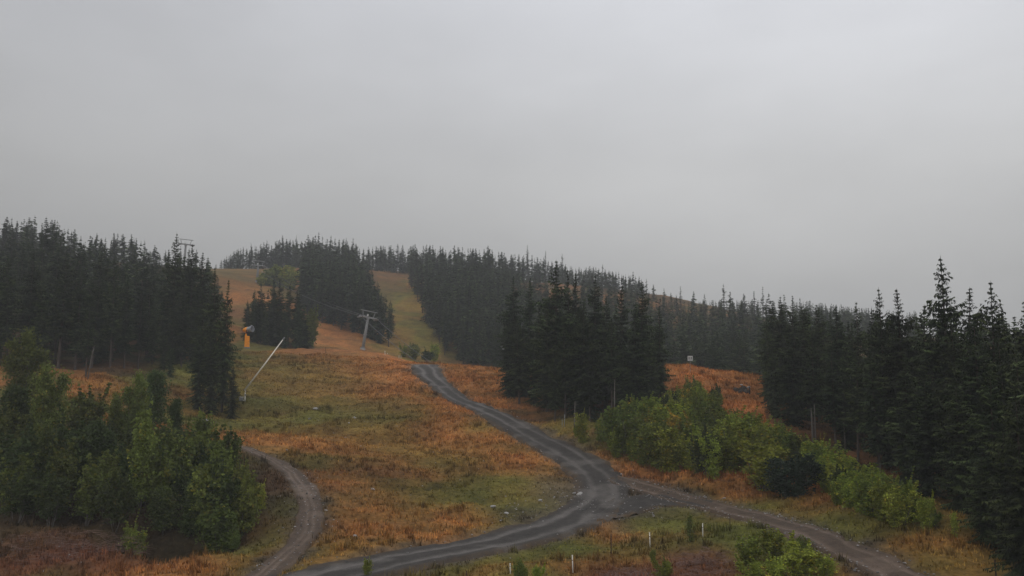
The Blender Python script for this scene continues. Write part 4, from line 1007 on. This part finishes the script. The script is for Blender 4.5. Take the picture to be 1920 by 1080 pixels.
post(1058,804,1.5,.045,M_STEEL,'taller pale post with a crosspiece under the central stand',None,.0)
post(1406,742,1.0,.10,M_BLACK,'black post at the right of the boulder heap on the knoll')
post(1868,1085,1.0,.04,M_DARKPOST,'dark thin stake under the right spruces')

# ---------------------------------------------------------------- signs
def sign(px, py, d, wd, hh, ground_y, label, marks=True):
    p = at(px, py, d); zg = gz(p.x, d); e_ = empty('slope_sign', (p.x, d, zg)); tag(e_, label, 'sign', None)
    z = p.z - zg
    m = MB(); m.path([(0, .05, -.3), (0, .05, z - hh * .3)], .03, 6); m.build('pole', M_STEEL, e_)
    f = MB(); f.box((0, 0, z), (wd, .04, hh)); b = f.build('board', M_SIGN, e_, False, .008)
    fr = MB(); t = .05 * wd
    fr.box((0, -.025, z + hh / 2 - t / 2), (wd, .012, t)); fr.box((0, -.025, z - hh / 2 + t / 2), (wd, .012, t)); fr.box((-wd / 2 + t / 2, -.025, z), (t, .012, hh - 2 * t)); fr.box((wd / 2 - t / 2, -.025, z), (t, .012, hh - 2 * t)); fr.build('frame', M_STEEL, b)
    if marks:
        for sx_ in (-.2, .2):
            k = MB(); k.box((sx_ * wd, -.023, z + .05 * hh), (.26 * wd, .005, .5 * hh)); k.build('print', M_SIGNMARK, b)
        k = MB(); k.box((0, -.023, z - .32 * hh), (.6 * wd, .005, .08 * hh)); k.build('print', M_SIGNMARK, b)
sign(1294,672,127,.78,.78,692,'square white sign with grey print on a thin pole on the orange knoll')
sign(1220,682,118,.5,.5,700,'small pale board at the right edge of the central stand',False)
# small pale fitting on a pole by the central stand
p = at(943, 650, 133); e_ = empty('fitting_mast', (p.x, 133, gz(p.x, 133))); tag(e_, 'thin mast with small pale fittings at the left edge of the central stand', 'mast')
z = p.z - gz(p.x, 133); m = MB(); m.path([(0, 0, -.3), (0, 0, z + .3)], [.04, .03], 7); m.build('mast', M_DARKPOST, e_)
for dx, dz in ((-.18, 0), (.22, .05), (.05, -.38)):
    k = MB(); k.box((dx, -.08, dz + z), (.3, .14, .14), Matrix.Rotation(.35, 3, 'X')); k.build('fitting', M_SIGN, e_, False, .02)

# ---------------------------------------------------------------- snow lance
g = ground(459, 758); gzv = gz(g.x, g.y); root = empty('snow_lance', (g.x, g.y, gzv)); tag(root, 'long pale snow lance leaning up to the right from a short post', 'snow lance')
u1 = 125 / F
ptop = Vector((0, 0, 1.75))
tip = at(531, 636, g.y + 2.5) - root.location
m = MB(); m.path([(0, 0, -.4), (0, 0, 1.3)], [.085, .075], 8); po = m.build('post', M_LANCE, root, True)
m = MB(); m.path([(0, 0, 1.25), (.06, 0, 1.4), (.02, 0, 1.55), (-.08, 0, 1.62), tuple(ptop)], .055, 8); m.build('elbow', M_LANCE, root, True)
m = MB(); dirv = (tip - ptop); m.path([tuple(ptop - dirv * .015), tuple(ptop + dirv * .5 - Vector((0, 0, .06))), tuple(tip)], [.11, .095, .07], 8); ln = m.build('lance_tube', M_LANCE, root, True)
m = MB(); dn = dirv.normalized(); m.path([tuple(tip - dn * .1), tuple(tip + dn * .05), tuple(tip + dn * .35)], [.10, .12, .06], 8); hd = m.build('nozzle_head', M_STEEL, root, True)
m = MB(); m.path([tuple(ptop - dirv * .01 - Vector((.25, 0, .1))), tuple(ptop + dirv * .18)], .03, 6); m.build('hose', M_BLACK, root, True)
m = MB(); m.box((-.55, .05, .38), (.55, .45, .5)); hb = m.build('hydrant_box', M_STEEL, root, False, .03)
m = MB(); m.box((-.55, .05, .66), (.62, .52, .05)); m.build('lid', M_LANCE, hb, False, .01)
m = MB(); m.path([(-.28, .05, .2), (0, 0, .18)], .05, 6); m.build('pipe', M_LANCE, root)
m = MB(); m.box((.07, 0, .95), (.12, .2, .3)); m.build('clamp', M_STEEL, root, False, .01)

# ---------------------------------------------------------------- fan snow gun
g = ground(463, 653); root = empty('snow_gun', (g.x, g.y, gz(g.x, g.y)), (0, 0, .25)); tag(root, 'orange fan snow gun on an orange pedestal before the spruces', 'snow gun')
m = MB(); m.box((0, 0, .05), (1.2, 1.1, .5)); m.build('foot', M_STEEL, root, False, .04)
m = MB(); m.box((-.02, 0, 1.42), (1.0, .95, 2.3), None, .92); bd = m.build('pedestal', M_ORANGE, root, False, .07)
m = MB(); m.box((.2, -.47, 1.5), (.5, .03, 1.1)); dr = m.build('door', M_ORANGE, bd, False, .01)
m = MB(); m.box((.38, -.5, 1.5), (.05, .04, .18)); m.build('handle', M_BLACK, bd)
m = MB(); m.box((-.27, 0, 2.85), (.42, .6, .75), None, .55); m.build('neck', M_ORANGE, root, False, .04)
m = MB(); m.path([(-.27, -.3, 3.0), (-.2, -.55, 3.4), (-.1, -.6, 3.85)], .07, 6); m.path([(-.27, .3, 3.0), (-.2, .55, 3.4), (-.1, .6, 3.85)], .07, 6); m.build('yoke', M_BLACK, root)
ax = Vector((.80, -.55, .16)).normalized(); c0 = Vector((.15, 0, 3.92))
m = MB(); m.path([tuple(c0 - ax * 1.15), tuple(c0 - ax * 1.05), tuple(c0 - ax * .6), tuple(c0 - ax * .05)], [.30, .46, .56, .56], 20); m.build('rear_housing', M_ORANGE, root, True)
m = MB(); m.path([tuple(c0 - ax * .05), tuple(c0 + ax * .5), tuple(c0 + ax * .95)], [.52, .55, .60], 20, False); m.build('barrel', M_GREYRING, root, True)
m = MB()
for k in range(24):
    a = 2 * math.pi * k / 24; b = 2 * math.pi * (k + 1) / 24; u_ = ax.orthogonal().normalized(); w_ = ax.cross(u_); c1 = c0 + ax * .97
    m.tube(tuple(c1 + (u_ * math.cos(a) + w_ * math.sin(a)) * .63), tuple(c1 + (u_ * math.cos(b) + w_ * math.sin(b)) * .63), .10, .10, 6)
rg = m.build('nozzle_ring', M_GREYRING, root, True)
m = MB()
for k in range(24):
    a = 2 * math.pi * k / 24; q = c0 + ax * 1.05 + (u_ * math.cos(a) + w_ * math.sin(a)) * .62; m.tube(tuple(q), tuple(q + ax * .1), .03, .02, 5)
m.build('nozzles', M_BLACK, rg)
m = MB(); m.path([tuple(c0 + ax * .3), tuple(c0 + ax * .33)], [.54, .54], 20); m.path([tuple(c0 + ax * .3), tuple(c0 + ax * .7)], [.2, .1], 12); m.build('fan', M_BLACK, root)
m = MB(); m.box(tuple(c0 + Vector((-.1, -.1, -.62))), (.7, .4, .22)); m.build('compressor', M_BLACK, root, False, .03)

# ---------------------------------------------------------------- chairlift
p1 = Vector((at(680, 655, 222).x, 222, 0)); p3 = Vector((at(482, 520, 312).x, 312, 0))
ldir = (p3 - p1).normalized(); yaw = math.atan2(ldir.y, ldir.x) - math.pi / 2      # local +Y runs along the line
def lift_tower(x, y, H, label, lean=0.0):
    root = empty('lift_tower', (x, y, gz(x, y)), (0, lean, yaw)); tag(root, label, 'lift tower', 'chairlift towers'); s = H / 8.4
    m = MB(); m.path([(0, 0, -.6), (0, 0, .35)], [.75, .7], 10); m.build('footing', M_STONE, root)
    m = MB(); m.path([(0, 0, .3), (0, 0, H * .5), (0, 0, H)], [.44, .37, .30], 12); sh = m.build('shaft', M_STEEL, root, True)
    for z, r_ in ((.4, .6), (H * .47, .52), (H * .97, .44)):
        m = MB(); m.path([(0, 0, z), (0, 0, z + .14)], [r_, r_], 12); m.build('flange', M_STEEL, sh)
    m = MB()
    for sx_ in (-.16, .16): m.tube((sx_, -.52, .6), (sx_, -.42, H), .025, .025, 4)
    for k in range(int(H / .4)): m.tube((-.16, -.52 + .1 * k * .4 / H, .7 + k * .4), (.16, -.52 + .1 * k * .4 / H, .7 + k * .4), .018, .018, 4)
    m.build('ladder', M_STEEL, root)
    m = MB(); m.box((0, 0, H + .2), (4.9, .34, .4)); m.build('crossarm', M_STEEL, root, False, .03)
    for sx_ in (-2.3, 2.3):
        m = MB(); m.box((sx_, 0, H - .1), (.2, 3.2, .26)); st = m.build('sheave_beam', M_STEEL, root, False, .03)
        for k in range(6):
            m = MB(); yy = -1.35 + k * .54; m.tube((sx_ + .14, yy, H - .02), (sx_ + .30, yy, H - .02), .23, .23, 12); m.build('sheave', M_BLACK, st)
        m = MB(); m.box((sx_ * .80, -.45, H - .02), (.7, 2.4, .06)); m.box((sx_ * .80 + .34, -.45, H + .45), (.04, 2.4, .05)); m.build('catwalk', M_STEEL, root)
    for sx_, tx in ((-1.45, -1.7), (1.45, 1.75)):
        m = MB(); m.tube((sx_, 0, H + .4), (tx, 0, H + 1.75), .11, .09, 6); m.build('riser', M_STEEL, root)
    m = MB(); m.box((0, 0, H + 1.83), (4.7, .2, .2)); m.build('lifting_beam', M_STEEL, root, False, .02)
    m = MB(); m.box((-.2, .0, H + .75), (.35, .3, .5)); m.build('junction_box', M_SIGN, root, False, .02)
    return root
def arm_points(root, H):
    bpy.context.view_layer.update(); return [root.matrix_world @ Vector((sx_ + .22, 0, H + .22)) for sx_ in (-2.3, 2.3)]
T1 = lift_tower(p1.x, p1.y, 8.3, 'grey lift tower leaning slightly right on the orange crest', .16)
g3 = gz(p3.x, p3.y); z3 = at(482, 499, 312).z - g3
T3 = lift_tower(p3.x, p3.y, max(6, z3), 'faint upper lift tower above the pale birch clump', .05)
d2 = 288; x2 = (340 - 960) / F * d2; z2 = at(342, 459, d2).z - gz(x2, d2)
T2 = lift_tower(x2, d2, max(7, z2), 'lift tower half hidden behind spruce tips on the left skyline', .04)
A1, A3 = arm_points(T1, 8.3), arm_points(T3, max(6, z3))
p4 = p1 - ldir * 52; p4.z = at(905, 722, p4.y).z; A4 = [p4 + (q - A1[0]) for q in A1]     # the line runs on into the hollow behind the crest
for i, side in enumerate(('left', 'right')):
    pts = []
    for a, b, sag in ((A4[i], A1[i], 1.2), (A1[i], A3[i], 2.2)):
        for k in range(17):
            t = k / 16; q = a.lerp(b, t); q.z -= sag * 4 * t * (1 - t); pts.append(tuple(q)) if k or not pts else None
    m = MB(); m.path(pts, .05, 6); tag(m.build('lift_cable', M_CABLE, None, True), ('uphill lift cable, left of the two over the orange crest' if i == 0 else 'downhill lift cable, right of the two over the orange crest'), 'cable', 'chairlift cables')

# ---------------------------------------------------------------- haze
zmin = float(V[:, 2].min()) - 1.0; ztop = max(max(t['z'] + t['h'] for t in TREES), float(V[:, 2].max())) + 6
m = MB(); m.box((0, 420, (zmin + ztop) / 2), (1300, 1040, ztop - zmin))
mh = bpy.data.materials.new('haze'); mh.use_nodes = True; t = mh.node_tree; t.nodes.clear()
o_ = t.nodes.new('ShaderNodeOutputMaterial'); pv = t.nodes.new('ShaderNodeVolumePrincipled')
pv.inputs['Density'].default_value = 0.00052; pv.inputs['Color'].default_value = (.93, .94, .95, 1); pv.inputs['Anisotropy'].default_value = 0.0
t.links.new(pv.outputs[0], o_.inputs['Volume'])
if hasattr(mh, 'cycles') and hasattr(mh.cycles, 'homogeneous_volume'): mh.cycles.homogeneous_volume = True
hz = m.build('haze', mh); hz['kind'] = 'stuff'
